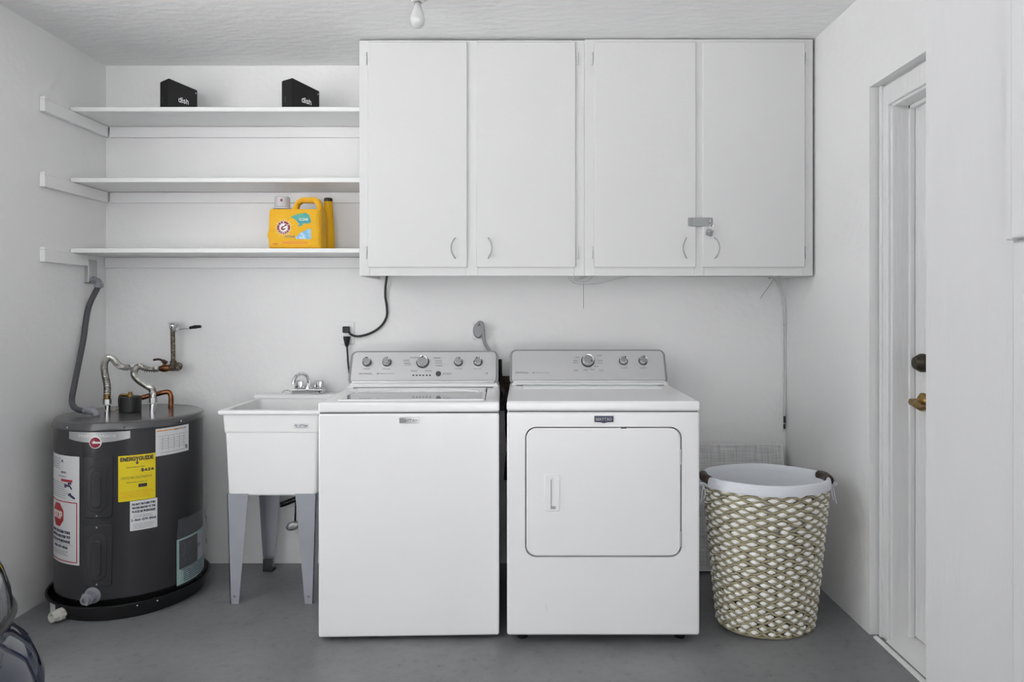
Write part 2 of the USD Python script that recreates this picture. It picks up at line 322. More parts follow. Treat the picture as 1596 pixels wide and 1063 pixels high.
# ------------------------------------------------------------------ shelves
def z_at(py, s): return EYE - (py - VY) / s
SHY = F / 335 - D
shelf_tops = [z_at(166.5, 335), z_at(277, 335), z_at(387, 335)]
cabL = (560 - VX) / 343.
words = ['top', 'middle', 'bottom']
side_ends = [(357.3, 0), (357.3, 0), (357.3, -.18)]
for i, zt in enumerate(shelf_tops):
    t = thing('wall_shelf', f'long white painted wood shelf, the {words[i]} one of three on the left', 'shelf', (-1.43, -.14, zt), group=None)
    obj('shelf_board', cbox(LX + .004, cabL - .003, SHY, -.001, zt - .021, zt, .0025), M['shelf'], t)
    zc = zt - .0225
    obj('back_cleat', cbox(LX + .03 if i < 2 else LX + .005, cabL - .003, -.02, -.0005, zc - .054, zc, .002), M['shelf'], t)
    y0 = F / 357.3 - D
    obj('side_cleat', cbox(LX + .0005, LX + .024, y0, -.0205 if i < 2 else -.18, zc - .054, zc + .002 if i == 9 else zc, .002), M['shelf'], t)
    obj('cleat_end', cbox(LX + .0005, LX + .024, y0 - .001, y0 + .02, zc, zc + .012, .002), M['shelf'], t)

# ------------------------------------------------------------------ wall cabinets
CY = F / 343 - D
def cabX(px): return (px - VX) / 343.
def cabZ(py): return EYE - (py - VY) / 343.
def cabinet(label, x0, x1, top, bot, doors):
    t = thing('wall_cabinet', label, 'cabinet', ((x0 + x1) / 2, -.17, bot))
    th = .018
    body = [bx(x0, x0 + th, CY + th, -.001, bot + .0, top), bx(x1 - th, x1, CY + th, -.001, bot, top), bx(x0 + th, x1 - th, CY + th, -.001, bot + .025, bot + .043), bx(x0 + th, x1 - th, CY + th, -.001, top - th, top), bx(x0 + th, x1 - th, -.012, -.001, bot + .043, top - th)]
    obj('body', body, M['cab'], t)
    xs_ = [x0] + [v for d in doors for v in (d[0] + .008, d[1] - .008)] + [x1]
    fr = [cbox(xs_[k], xs_[k + 1], CY, CY + th, bot, top, .002) for k in (0, 2, 4)]
    for k in (1, 3):
        fr += [bx(xs_[k], xs_[k + 1], CY + .0005, CY + th, bot + .0005, doors[0][2] + .008), bx(xs_[k], xs_[k + 1], CY + .0005, CY + th, doors[0][3] - .008, top - .0005)]
    obj('face_frame', fr, M['cab'], t)
    for d0, d1, dz0, dz1, hs, hx, hinge_x in doors:
        d = obj('door', [cbox(d0, d1, CY - .011, CY + .006, dz0, dz1, .0035)], M['cab'], t)
        zc = cabZ(387); n = 14; pts = []
        for q in np.linspace(-1, 1, n):
            pts.append((hx + hs * (.009 - .018 * (q * q)), CY - .011 - .016 * (1 - q ** 6), zc + q * .046))
        obj('handle', tube(spline(pts, 3), .0027, 8), M['pull'], d, label='small bowed wire pull')
        for hz in (cabZ(92), cabZ(394)):
            hm = [cbox(hinge_x - .0045, hinge_x + .0045, CY - .006, CY - .0002, hz - .028, hz + .028, .0015)] + [lathe([(0, 0), (.0036, 0), (.0036, .016), (0, .016)], (hinge_x, CY - .007, hz - .028 + k * .02), (0, 0, 1), 10) for k in range(3)]
            obj('hinge', hm, M['cab'], d)
    return t
dz = (cabZ(417), cabZ(66))
D1 = (cabX(573.5), cabX(728.5), *dz, -1, cabX(707), cabX(571)); D2 = (cabX(742.5), cabX(897), *dz, 1, cabX(764), cabX(900))
D3 = (cabX(925.5), cabX(1084), *dz, -1, cabX(1066), cabX(922.5)); D4 = (cabX(1094.5), cabX(1253.5), *dz, 1, cabX(1116), cabX(1256))
c1 = cabinet('white two-door wall cabinet without a lock, left one of the pair', cabL, cabX(910.96), cabZ(62.6), cabZ(430), [D1, D2])
c2 = cabinet('white two-door wall cabinet closed with a metal hasp', cabX(911.04), cabX(1267), cabZ(61.2), cabZ(430), [D3, D4])
hz = cabZ(346.5); HY = CY - .011
hasp = obj('hasp', [face(bevel_plate(rrect(.104, .039, .006), .004, .0015), (cabX(1092), HY, hz)), face(bevel_plate(rrect(.014, .036, .003), .006, .002), (cabX(1075), HY, hz)),
                    tube([(cabX(1072.5), HY - .006, hz - .018), (cabX(1072.5), HY - .006, hz + .018)], .004, 8)], M['hasp'], c2, label='grey metal hasp across two doors')
obj('staple', tube(spline([(cabX(1104) - .001, HY - .003, hz + .011), (cabX(1104), HY - .017, hz + .009), (cabX(1104), HY - .02, hz), (cabX(1104), HY - .017, hz - .009), (cabX(1104), HY - .003, hz - .011)], 4), .003, 8), M['chrome'], hasp)
pl = thing('padlock', 'small silver padlock hanging from the cabinet hasp', 'padlock', (cabX(1103), HY - .02, cabZ(364)))
c, sn = math.cos(-.3), math.sin(-.3)
def pf(m): return face(m, (cabX(1102.5), HY - .013, cabZ(363.5)), (c, 0, sn), (-sn, 0, c))
obj('lock_body', pf(bevel_plate(rrect(.034, .030, .004), .015, .002)), M['chrome'], pl)
obj('dial', pf(shift(disc(.006, .002, (0, 0, 0), (0, 0, 1)), -.006, .002, .015)), M['satin'], pl)
obj('slot', pf(shift(ext(rrect(.0025, .017, .001), .001), .007, 0, .015)), M['print_grey'], pl)
sp = spline([(-.009, .012, 0), (-.009, .026, 0), (-.006, .036, 0), (0, .039, 0), (.006, .036, 0), (.009, .026, 0), (.009, .012, 0)], 4)
obj('shackle', pf(shift(tube(sp, .0028, 8), 0, 0, .0075)), M['chrome'], pl)

# bulb on the ceiling
BX, BY = (651 - VX) / 400., F / 400. - D
lamp = thing('ceiling_lamp', 'bare unlit light bulb in a white porcelain ceiling holder', 'lamp', (BX, BY, CZ))
obj('lampholder', lathe([(0, 0), (.055, 0), (.056, .006), (.05, .014), (.028, .02), (.024, .034), (.022, .036), (0, .036)], (BX, BY, CZ), (0, 0, -1), 32), M['porcelain'], lamp)
obj('bulb_base', lathe([(0, .036), (.0135, .036), (.0135, .041), (.0125, .041), (.0125, .048), (0, .048)], (BX, BY, CZ), (0, 0, -1), 24), M['print_grey'], lamp)
obj('bulb', lathe([(.0125, .044), (.0145, .054), (.019, .068), (.0265, .085), (.0298, .1), (.0298, .108), (.027, .121), (.020, .132), (.010, .1385), (0, .14)], (BX, BY, CZ), (0, 0, -1), 32), M['bulb'], lamp, label='frosted glass bulb')
obj('pull_cord_socket', [disc(.008, .018, (BX + .05, BY - .005, CZ - .008), (0, 0, -1))], M['porcelain'], lamp)

# ------------------------------------------------------------------ washing machine (turned by about 1.8 degrees)
def label_on(parent, name, m, mat_, **kw): return obj(name, m, mat_, parent, smooth=False, **kw)
def console(t, x0, x1, yb, zb, yt, zt):
    """Control console: tilted rounded face on a wedge housing. Returns a function that lays flat meshes on its face."""
    w = x1 - x0; L = math.hypot(yt - yb, zt - zb); v = np.array([0, yt - yb, zt - zb]) / L
    o = np.array([(x0 + x1) / 2, (yb + yt) / 2, (zb + zt) / 2])
    F_ = lambda m, dx=0, dy=0, dz=0: face(shift(m, dx, dy, dz), o, (1, 0, 0), v)
    a = F_(ext(rrect(w, L, .03), .001)).vertices; n = np.cross((1, 0, 0), v)
    b = np.array([(x, y, z) for x in (x0 + .02, x1 - .02) for y in (-.19, -.15) for z in (zb - .01, zt - .012)])
    h = obj('console', hull(np.vstack([a, a - n * .012, b])), M['grey_rim'], t, label='grey control console')
    fc_ = bevel_plate(rrect(w - .018, L - .014, .024), .006, .003)
    obj('console_face', F_(fc_, 0, .001, .0), M['silver'], h, label='brushed silver control panel')
    obj('console_lip', F_(tube([(-w / 2 + .02, 0, 0), (w / 2 - .02, 0, 0)], .0085, 10), 0, -L / 2 + .013, .004), M['lip'], h)
    return h, F_, L
def knob(F_, t, x, y, r, ang, big=False):
    m = lathe([(0, 0), (r, 0), (r, .014), (r * .94, .021), (r * .82, .024), (r * .78, .0232), (r * .74, .0225), (0, .0225)], (0, 0, 0), (0, 0, 1), 32)
    k = obj('knob', F_(m, x, y, .007), M['knob'], t)
    obj('skirt', F_(lathe([(0, 0), (r * 1.14, 0), (r * 1.14, .005), (r * 1.02, .008), (0, .008)], (0, 0, 0), (0, 0, 1), 32), x, y, .006), M['skirt'], k)
    obj('rim', F_(lathe([(r * .76, .0225), (r * .96, .0195), (r * .98, .0215), (r * .84, .0255), (r * .76, .0245)], (0, 0, 0), (0, 0, 1), 32), x, y, .007), M['chrome'], k)
    p = ext(sbox(-.0018, r * .5, .0018, r * .86), .0012); p.apply_transform(trimesh.transformations.rotation_matrix(-math.radians(ang), (0, 0, 1)))
    obj('pointer', F_(p, x, y, .0325), M['print'], k)
def legends(pr, h):
    for nm, m_ in pr: obj(nm, m_, M['print_grey'], h, smooth=False)

WX0, WX1 = -.791, -.092; WC = (WX0 + WX1) / 2; WF = F / 402. - D
wash = thing('washing_machine', 'white top-loading washing machine with five knobs, left of the dryer', 'washing machine', (WC, WF, 0), rotz=0)
yaw = 1.7
UsdGeom.Xformable(wash).AddRotateZOp().Set(yaw)
zs, zt = .886, .925; WB = WF + .68
obj('cabinet', rbox(WX0, WX1, WF, WB, .016, zs - .004, .009), M['enamel'], wash)
obj('seam', bx(WX0 + .006, WX1 - .006, WF + .006, WB - .01, zs - .008, zs + .006), M['seam'], wash)
top = sub(rbox(WX0 - .001, WX1 + .001, WF - .003, WB, zs, zt, .009), bx(WX0 + .055, WX1 - .055, WF + .05, WF + .475, zt - .02, zt + .05))
obj('top_cover', top, M['enamel'], wash)
# lid: white frame with an arched grey glass insert
lid = obj('lid', cbox(WX0 + .058, WX1 - .058, WF + .053, WF + .472, zt - .018, zt + .004, .004), M['enamel'], wash)
lw = WX1 - WX0 - .17
arc = [(-lw / 2, 0), (lw / 2, 0)] + [(lw / 2 * q, .20 + .10 * (1 - q * q) ** .8) for q in np.linspace(1, -1, 25)]
obj('lid_glass', face(ext(Polygon(arc).buffer(.012), .003), (WC, WF + .07, zt + .003), (1, 0, 0), (0, 1, 0)), M['lidgrey'], lid, label='grey glass lid insert with an arched back edge')
obj('lid_edge', tube(spline([(WC + x, WF + .07 + y + .014, zt + .004) for x, y in arc[2:]], 2), .006, 8), M['enamel'], lid)
obj('hinge_slot', bx(WX1 - .062, WX1 - .058, WF + .33, WF + .47, zt - .001, zt + .006), M['seam'], wash)
obj('back_deck', [cbox(WX0 + .004, WX1 - .004, WF + .49, WB - .005, zt - .002, zt + .012, .004), cbox(WX0 + .012, WX1 - .012, WF + .497, WB - .02, zt + .008, zt + .022, .004)], M['plastic'], wash)
obj('deck_seam', bx(WX0 + .03, WX1 - .03, WF + .4885, WF + .4905, zt + .0015, zt + .0045), M['seam'], wash)
h, Fw, L = console(wash, WX0 + .003, WX1 - .006, -.325, .938, -.245, 1.089)
Wd = WX1 - WX0 - .009
def cu(px): return (px - 660) / 235. * Wd       # picture column on the washer console
for px, dy, r in ((569.5, .029, .0185), (601, .029, .0185), (657.5, .029, .0265), (714, .029, .0185), (745, .029, .0185)):
    knob(Fw, wash, cu(px), dy - .003, r, {569.5: 0, 601: 100, 657.5: 0, 714: 30, 745: -25}[px])
pr = [('dial_legend', Fw(lines(.034, .010, 2, .0016, .2, k), cu(px), dy, .006)) for k, (px, dy) in enumerate([(632, .033), (633, .022), (635, .013), (680, .047), (682, .033), (683, .022), (684, .008), (643, .05), (645, -.018), (667, -.018)])]
pr += [('knob_legend', Fw(fit(text(w_, .006), .036, .005), cu(px), -.008, .006)) for w_, px in (('TEMP', 569.5), ('OPTIONS', 601), ('LOAD SIZE', 714), ('SOIL LEVEL', 745))]
pr += [('series_lettering', Fw(fit(text('CENTENNIAL', .007, bold=True), .062), cu(569), -.031, .006)), ('small_lettering', Fw(fit(text('COMMERCIAL TECHNOLOGY', .005), .072), cu(602), -.031, .006)), ('round_mark', Fw(disc(.0035, .0006, (0, 0, 0)), cu(588), -.031, .006))]
pr += [('corner_mark', Fw(fit(text('HE', .006, bold=True), .012), cu(759), -.031, .006))]
legends(pr, h)
for k in range(6): obj('indicator', Fw(ext(rrect(.008, .006, .001), .0008), cu(644 + 5.2 * k), -.04, .006), M['print'], h, smooth=False)
obj('start_button', Fw(disc(.012, .006, (0, 0, 0)), cu(683), -.033, .006), M['skirt'], wash)
obj('start_print', Fw(fit(text('START', .007, bold=True), .04), cu(697), -.033, .006), M['print_grey'], h, smooth=False)
bd = obj('badge', face(bevel_plate(rrect(.078, .024, .006), .004, .002), (WC, WF, EYE - (655 - VY) / 402)), M['chrome'], wash, label='chrome brand badge')
obj('badge_lettering', face(fit(text('MAYTAG', .012, bold=True), .066, .011), (WC, WF - .004, EYE - (655 - VY) / 402)), M['print_grey'], bd, smooth=False)
for x in (WX0 + .06, WX1 - .06):
    for y in (WF + .06, WB - .06): obj('foot', lathe([(0, 0), (.02, 0), (.022, .006), (.012, .01), (.012, .02), (0, .02)], (x, y, 0), (0, 0, 1), 16), M['black'], wash)

# ------------------------------------------------------------------ dryer
DX0, DX1 = (790 - VX) / 408.4, (1091 - VX) / 408.4; DC = (DX0 + DX1) / 2; DF = F / 408.4 - D; DB = DF + .70
dry = thing('clothes_dryer', 'white front-loading clothes dryer with a navy badge and three knobs', 'dryer', (DC, DF, 0))
ds = 408.4
dzs, dzt, db = EYE - (641 - VY) / ds, EYE - (625 - VY) / ds, EYE - (991 - VY) / ds
doorw, doorh = (1061 - 820) / ds, (867 - 667) / ds; dcx, dcz = (940.5 - VX) / ds, EYE - (767 - VY) / ds
body = rbox(DX0, DX1, DF, DB, db, dzs - .003, .011)
cut = face(ext(rrect(doorw + .008, doorh + .008, .043), .03), (dcx, DF + .024, dcz))
obj('cabinet', sub(body, cut), M['enamel'], dry)
obj('seam', bx(DX0 + .008, DX1 - .008, DF + .008, DB - .01, dzs - .008, dzs + .006), M['seam'], dry)
obj('door_gasket', face(ext(rrect(doorw + .004, doorh + .004, .042), .004), (dcx, DF + .0235, dcz)), M['seam'], dry)
dd = obj('door', face(bevel_plate(rrect(doorw - .001, doorh - .001, .04), .024, .004), (dcx, DF + .0225, dcz)), M['enamel'], dry)
hx, hz = (860.5 - VX) / ds, EYE - (768 - VY) / ds
obj('handle_plate', sub(face(bevel_plate(rrect(.058, .140, .006), .0035, .002), (hx, DF - .0012, hz)), face(ext(rrect(.018, .11, .004), .02), (hx + .004, DF + .005, hz))), M['plastic'], dd, label='white recessed door pull')
obj('handle_recess', [face(ext(rrect(.02, .112, .004), .001), (hx + .004, DF - .0013, hz))], M['plastic'], dd)
obj('handle_grip', [cbox(hx - .006, hx - .003, DF - .006, DF - .001, hz - .055, hz + .05, .001), cbox(hx - .006, hx + .013, DF - .0075, DF - .002, hz - .06, hz - .05, .001)], M['pull'], dd)
for py in (712, 840):
    obj('hinge', [cbox(dcx + doorw / 2 - .004, dcx + doorw / 2 + .002, DF - .002, DF + .01, EYE - (py + 12 - VY) / ds, EYE - (py - 12 - VY) / ds, .001)], M['satin'], dry)
obj('top_cover', rbox(DX0 - .001, DX1 + .001, DF - .004, DB, dzs, dzt, .010), M['enamel'], dry)
obj('lint_door', cbox(DX0 + .06, DX1 - .06, DF + .42, DF + .52, dzt - .004, dzt + .003, .002), M['enamel'], dry)
obj('back_deck', [cbox(DX0 + .008, DX1 - .008, DF + .535, DB - .01, dzt - .002, dzt + .010, .004), cbox(DX0 + .014, DX1 - .014, DF + .543, DB - .03, dzt + .006, dzt + .018, .004)], M['plastic'], dry)
CX0, CX1 = (794 - VX) / 340., (1041.5 - VX) / 340.
obj('deck_seam', bx(DX0 + .03, DX1 - .03, DF + .5335, DF + .5355, dzt + .0005, dzt + .0035), M['seam'], dry)
obj('door_latch_mark', cbox((968 - VX) / ds, (976 - VX) / ds, DF - .0012, DF + .004, dcz + doorh / 2 - .0025, dcz + doorh / 2 + .0025, .0005), M['seam'], dry)
h, Fd, L = console(dry, CX0, CX1, -.325, .940, -.245, 1.0955)
Dw = CX1 - CX0
def cd(px): return (px - 918) / 247.5 * Dw
for px, dy, r in ((918, .027, .0275), (974.5, .027, .0185), (1005.5, .027, .0185)): knob(Fd, dry, cd(px), dy, r, {918: 120, 974.5: 35, 1005.5: 10}[px])
pr = [('dial_legend', Fd(lines(.022, .009, 2, .0016, .2, k), cd(px), dy, .006)) for k, (px, dy) in enumerate([(902, .045), (899, .03), (899, .02), (937, .055), (938, .03), (938, .018), (899, -.02), (939, -.02), (914, -.018), (925, -.016), (931, 0.0)])]
pr += [('knob_legend', Fd(fit(text(w_, .006), .034, .005), cd(px), -.008, .006)) for w_, px in (('TEMP', 974.5), ('SIGNAL', 1005.5))]
pr += [('series_lettering', Fd(fit(text('CENTENNIAL', .007, bold=True), .062), cd(814), -.031, .006)), ('small_lettering', Fd(fit(text('COMMERCIAL TECHNOLOGY', .005), .066), cd(846), -.031, .006)), ('round_mark', Fd(disc(.0035, .0006, (0, 0, 0)), cd(832), -.031, .006))]
legends(pr, h)
bw, bh = 29.5 / ds, 10.5 / ds
bp = Polygon([(-bw / 2, -bh / 2 + .003), (-bw * .2, -bh / 2 + .002), (0, -bh / 2 - .0015), (bw * .2, -bh / 2 + .002), (bw / 2, -bh / 2 + .003), (bw / 2, bh / 2), (-bw / 2, bh / 2)])
bd = obj('badge', face(ext(bp, .004), ((941 - VX) / ds, DF, EYE - (653.5 - VY) / ds)), M['navy'], dry, label='navy brand badge')
obj('badge_lettering', face(fit(text('MAYTAG', .012, bold=True), bw * .84, bh * .46), ((941 - VX) / ds, DF - .004, EYE - (653 - VY) / ds)), M['string'], bd, smooth=False)
obj('scratch', face(ext(Polygon([(-.003, .012), (-.001, .012), (.003, -.008), (.001, -.013), (0, -.01)]), .0004), ((852 - VX) / ds, DF, EYE - (948 - VY) / ds)), M['pvc'], dry, smooth=False)
for x in (DX0 + .06, DX1 - .06):
    for y in (DF + .08, DB - .06):
        f0 = float(fz(x)); obj('foot', lathe([(0, 0), (.02, 0), (.022, .008), (.012, .014), (.012, db + .004 - f0), (0, db + .004 - f0)], (x, y, f0), (0, 0, 1), 16), M['black'], dry)

# ------------------------------------------------------------------ utility sink
sk = thing('utility_sink', 'white plastic utility sink on grey tapered metal legs', 'sink', (-1.1, -.27, 0))
sx0, sx1, syf, syb, sz = -1.325, -.868, -.508, -.02, .847
def taper(x0, x1, y0, y1, z0, X0, X1, Y0, Y1, z1, r=.012):
    s = manifold3d.Manifold.sphere(r, 16)
    return manifold3d.Manifold.batch_hull([s.translate((a, b, z0 + r)) for a in (x0 + r, x1 - r) for b in (y0 + r, y1 - r)] + [s.translate((a, b, z1 - r)) for a in (X0 + r, X1 - r) for b in (Y0 + r, Y1 - r)])
tub = rbox(sx0, sx1, syf, syb, sz - .02, sz, .008) + taper(sx0 + .021, sx1 - .021, syf + .016, syb - .01, .744, sx0 + .017, sx1 - .017, syf + .012, syb, .84) + taper(sx0 + .036, sx1 - .036, syf + .028, syb - .02, .469, sx0 + .026, sx1 - .026, syf + .02, syb - .01, .76)
tub = tub + rbox(sx0 + .004, sx1 - .004, -.115, syb, sz - .02, .868, .008)
tub = tub - taper(sx0 + .06, sx1 - .06, syf + .05, -.14, .485, sx0 + .028, sx1 - .028, syf + .026, -.118, .93, .03)
obj('basin', tub, M['tub'], sk)
def plate(pts, n, t=.003):                   # sheet-metal piece: polygon in a vertical plane, thickened along n
    p = np.array(pts, float); return hull(np.vstack([p, p + np.array(n) * t]))
def leg(xo, yo, sx, sy):
    """L-shaped tapered leg with its corner at (xo, yo); flanges run along sx in x and sy in y."""
    zt_, zb_ = .48, float(fz(xo)); e = .022
    return [plate([(xo, yo, zt_), (xo + sx * .092, yo, zt_), (xo + sx * (e + .028), yo + 0, zb_), (xo + sx * .014, yo, zb_)], (0, sy, 0)),
            plate([(xo, yo, zt_), (xo, yo + sy * .085, zt_), (xo + sx * .014, yo + sy * .04, zb_), (xo + sx * .014, yo, zb_)], (sx, 0, 0))]
for xo, yo, sx_, sy_ in ((sx0 + .034, syf + .024, 1, 1), (sx1 - .034, syf + .024, -1, 1), (sx0 + .036, syb - .04, 1, -1), (sx1 - .036, syb - .04, -1, -1)):
    lg = obj('leg', leg(xo, yo, sx_, sy_), M['galv'], sk, smooth=False)
    yb_ = yo if sy_ > 0 else yo - .04
    obj('bolt', lathe([(0, 0), (.006, 0), (.005, .003), (0, .004)], (xo + sx_ * .033, yb_ - .0005, .034), (0, -1, 0), 12), M['chrome'], lg)
    if sy_ < 0: obj('foot_bracket', [bx(xo + .014, xo + .062, yo - .05, yo - .046, .001, .06), bx(xo + .014, xo + .062, yo - .05, yo - .004, .0005, .004)] if sx_ > 0 else [bx(xo - .062, xo - .014, yo - .05, yo - .046, .001, .06)], M['skirt'], lg, smooth=False)
stx, stz = (469 - VX) / 359, EYE - (664.5 - VY) / 359
st = obj('sticker', face(ext(rrect(.066, .022, .003), .0006), (stx, syf + .0135, stz)), M['paper'], sk, smooth=False)
obj('lettering', face(fit(text('FL UTTa+', .008, bold=True), .056, .010), (stx, syf + .0129, stz + .002)), M['ink_blue'], st, smooth=False); obj('fine_print', face(lines(.05, .003, 1, .0012, .1, 3), (stx, syf + .0129, stz - .007)), M['ink_blue'], st, smooth=False)
# faucet on the back deck
fa = lambda px, py, Y=-.065: at(px, py, Y)
fx0, fx1 = fa(456.5, 610)[0], fa(506, 610)[0]; fcx = (fx0 + fx1) / 2; fy = -.066; fzb = .868
fau = obj('faucet', [rbox(fx0, fx1, fy - .026, fy + .026, fzb, fzb + .024, .005), lathe([(0, 0), (.018, 0), (.016, .012), (.011, .022), (0, .024)], (fcx - .002, fy, fzb + .022), (0, 0, 1), 20)], M['chrome'], sk, label='chrome two-handle faucet')
obj('spout', tube(spline([(fcx, fy, fzb + .03), (fcx, fy - .002, fzb + .065), (fcx - .006, fy - .02, fzb + .092), (fcx - .018, fy - .06, fzb + .104), (fcx - .03, fy - .10, fzb + .095), (fcx - .036, fy - .118, fzb + .07), (fcx - .037, fy - .12, fzb + .058)], 6), .0088, 12), M['chrome'], fau)
for px in (467, 497):
    x = fa(px, 600)[0]; prof = []
    k = lathe([(0, 0), (.021, 0), (.0235, .006), (.0225, .034), (.017, .041), (0, .042)], (x, fy, fzb + .025), (0, 0, 1), 32)
    v = k.vertices; a = np.arctan2(v[:, 1] - fy, v[:, 0] - x); rr = 1 + .07 * np.cos(8 * a); v = v.copy(); v[:, 0] = x + (v[:, 0] - x) * rr; v[:, 1] = fy + (v[:, 1] - fy) * rr
    obj('faucet_knob', trimesh.Trimesh(v, k.faces, process=False), M['chrome'], fau)
obj('badge_dot', disc(.004, .002, (fx1 - .018, fy - .026, fzb + .011), (0, -1, 0)), M['print'], fau)
dr = obj('drain', [lathe([(0, 0), (.024, 0), (.024, .014), (.019, .02), (.019, .10), (0, .10)], (-1.0, -.3, .475), (0, 0, -1), 20), tube(spline([(-1.0, -.3, .39), (-1.0, -.3, .33), (-1.0, -.26, .3), (-1.0, -.22, .33), (-1.0, -.16, .37), (-.99, -.03, .375), (-.99, -.002, .375)], 6), .019, 12)], M['pvc'], sk, label='white drain trap')
stp = thing('sink_stopper', 'small clear ring stopper lying on the sink ledge left of the faucet', 'stopper', (*at(447, 612, -.08)[:2], .868))
sc = at(447, 612, -.075); sc[2] = .868
obj('stopper_ring', tube([(sc[0] + .022 * math.cos(a), sc[1], .8705 + .016 * math.sin(a)) for a in np.linspace(0, np.pi, 15)], .0028, 8), M['satin'], stp)
obj('stopper_disc', disc(.014, .006, (sc[0] + .012, sc[1] - .02, .868), (0, 0, 1)), M['plastic'], stp)
# shut-off valve and supply lines under the sink
hv = thing('shutoff_valve', 'small oval-handled shut-off valve hanging on dark hose beneath the sink', 'valve', at(455, 820, -.03))
obj('hose', [tube(spline([at(438, 785, -.03), at(447, 781, -.06), at(457, 777, -.08), at(468, 772, -.1)], 6), .006, 8), tube(spline([at(438, 789, -.02), at(447, 786, -.04), at(457, 782, -.05), at(468, 778, -.05)], 6), .006, 8),
             tube(spline([at(461, 782, -.05), at(460.5, 795, -.045), at(460, 812, -.03)], 5), .004, 8)], M['cord'], hv)
obj('stem', tube([at(461, 818, -.055), at(461, 818, -.001)], .009, 10), M['chrome'], hv)
hm = trimesh.creation.icosphere(2, 1.0); hm.apply_transform(np.diag([.034, .012, .022, 1])); hm.apply_transform(trimesh.transformations.rotation_matrix(-.35, (0, 1, 0))); hm.apply_translation(at(456, 820, -.065))
obj('handle', hm, M['satin'], hv, smooth=True)

# ------------------------------------------------------------------ water heater
HX, HYc, HR = -1.78, -.355, .295
ht = thing('water_heater', 'dark grey lowboy electric water heater covered in labels', 'water heater', (HX, HYc, 0))
def wrap(m, phi, z, r=HR, maxe=.022, dz=0):
    """Bends a flat mesh (x along the skin, y up, depth outwards) round the tank, its origin at angle phi (degrees) and height z."""
    if maxe: v_, f_ = trimesh.remesh.subdivide_to_size(m.vertices, m.faces, maxe, max_iter=12)
    else: v_, f_ = m.vertices, m.faces
    a = math.radians(phi) + v_[:, 0] / r; rr = r + v_[:, 2] + dz
    return trimesh.Trimesh(np.c_[HX + rr * np.sin(a), HYc - rr * np.cos(a), z + v_[:, 1]], f_, process=False)
obj('tank', lathe([(0, .075), (HR - .012, .075), (HR, .085), (HR, .795), (0, .795)], (HX, HYc, 0), n=96), M['heater'], ht)
obj('top_lid', lathe([(HR - .002, .783), (HR + .004, .783), (HR + .005, .787), (HR + .003, .793), (HR + .002, .802), (HR - .002, .812), (HR - .012, .8165), (HR - .03, .8155), (0, .8155)], (HX, HYc, 0), n=96), M['heater_top'], ht)
for ph in (-70, -21.5, 24.2, 68.4): obj('lid_screw', wrap(disc(.0045, .003, (0, 0, 0)), ph, .795, HR + .003, 0), M['chrome'], ht)
def rr_ring(w, h, r, t): return rrect(w, h, r).difference(rrect(w - 2 * t, h - 2 * t, max(r - t, .002)))
for zc in (.5515, .2695):
    p = obj('access_panel', wrap(bevel_plate(rrect(.112, .253, .012), .007, .003), 4.7, zc, HR - .001), M['heater'], ht)
    obj('embossed_oval', [wrap(bevel_plate(rrect(.080, .196, .040), .005, .004), 4.7, zc - .006, HR + .0055, .012), wrap(bevel_plate(rrect(.044, .150, .022), .006, .005), 4.7, zc - .010, HR + .0095, .012)], M['heater'], p)
    for s in (-1, 1): obj('screw', wrap(disc(.0038, .002, (0, 0, 0)), 4.7, zc + s * .117, HR + .006, 0), M['chrome'], p)
# brand strip with round red badge
sw = .2525
strip = Polygon([(-sw / 2, .019), (sw / 2, .019), (sw / 2, -.011)] + [(sw / 2 * q, -.011 - .013 * (1 - q * q)) for q in np.linspace(1, -1, 17)] + [(-sw / 2, -.011)])
bs = obj('brand_strip', wrap(ext(strip, .001), 3.8, .759, HR, .012), M['satin'], ht, label='silver brand strip')
obj('strip_lettering', wrap(fit(text('PERFORMANCE', .012), .15, .011), 3.8, .762, HR + .0012, .02), M['white_print'], bs, smooth=False)
bb = obj('brand_badge', wrap(disc(.025, .003, (0, 0, 0), c=.001), 3.2, .736, HR + .001, .02), M['white_print'], ht, label='round red brand badge')
cut_ = Point(0, 0).buffer(.0215).difference(unary_union([sbox(-.004, -.004, .03, .004), Point(-.004, .002).buffer(.0055)]))
obj('badge_disc', wrap(ext(cut_, .0008), 3.2, .736, HR + .004, .02), M['brandred'], bb, smooth=False)
obj('badge_lettering', wrap(fit(text('Rheem', .008, bold=True), .034, .009), 4.4, .7355, HR + .0046, .02), M['white_print'], bb, smooth=False)
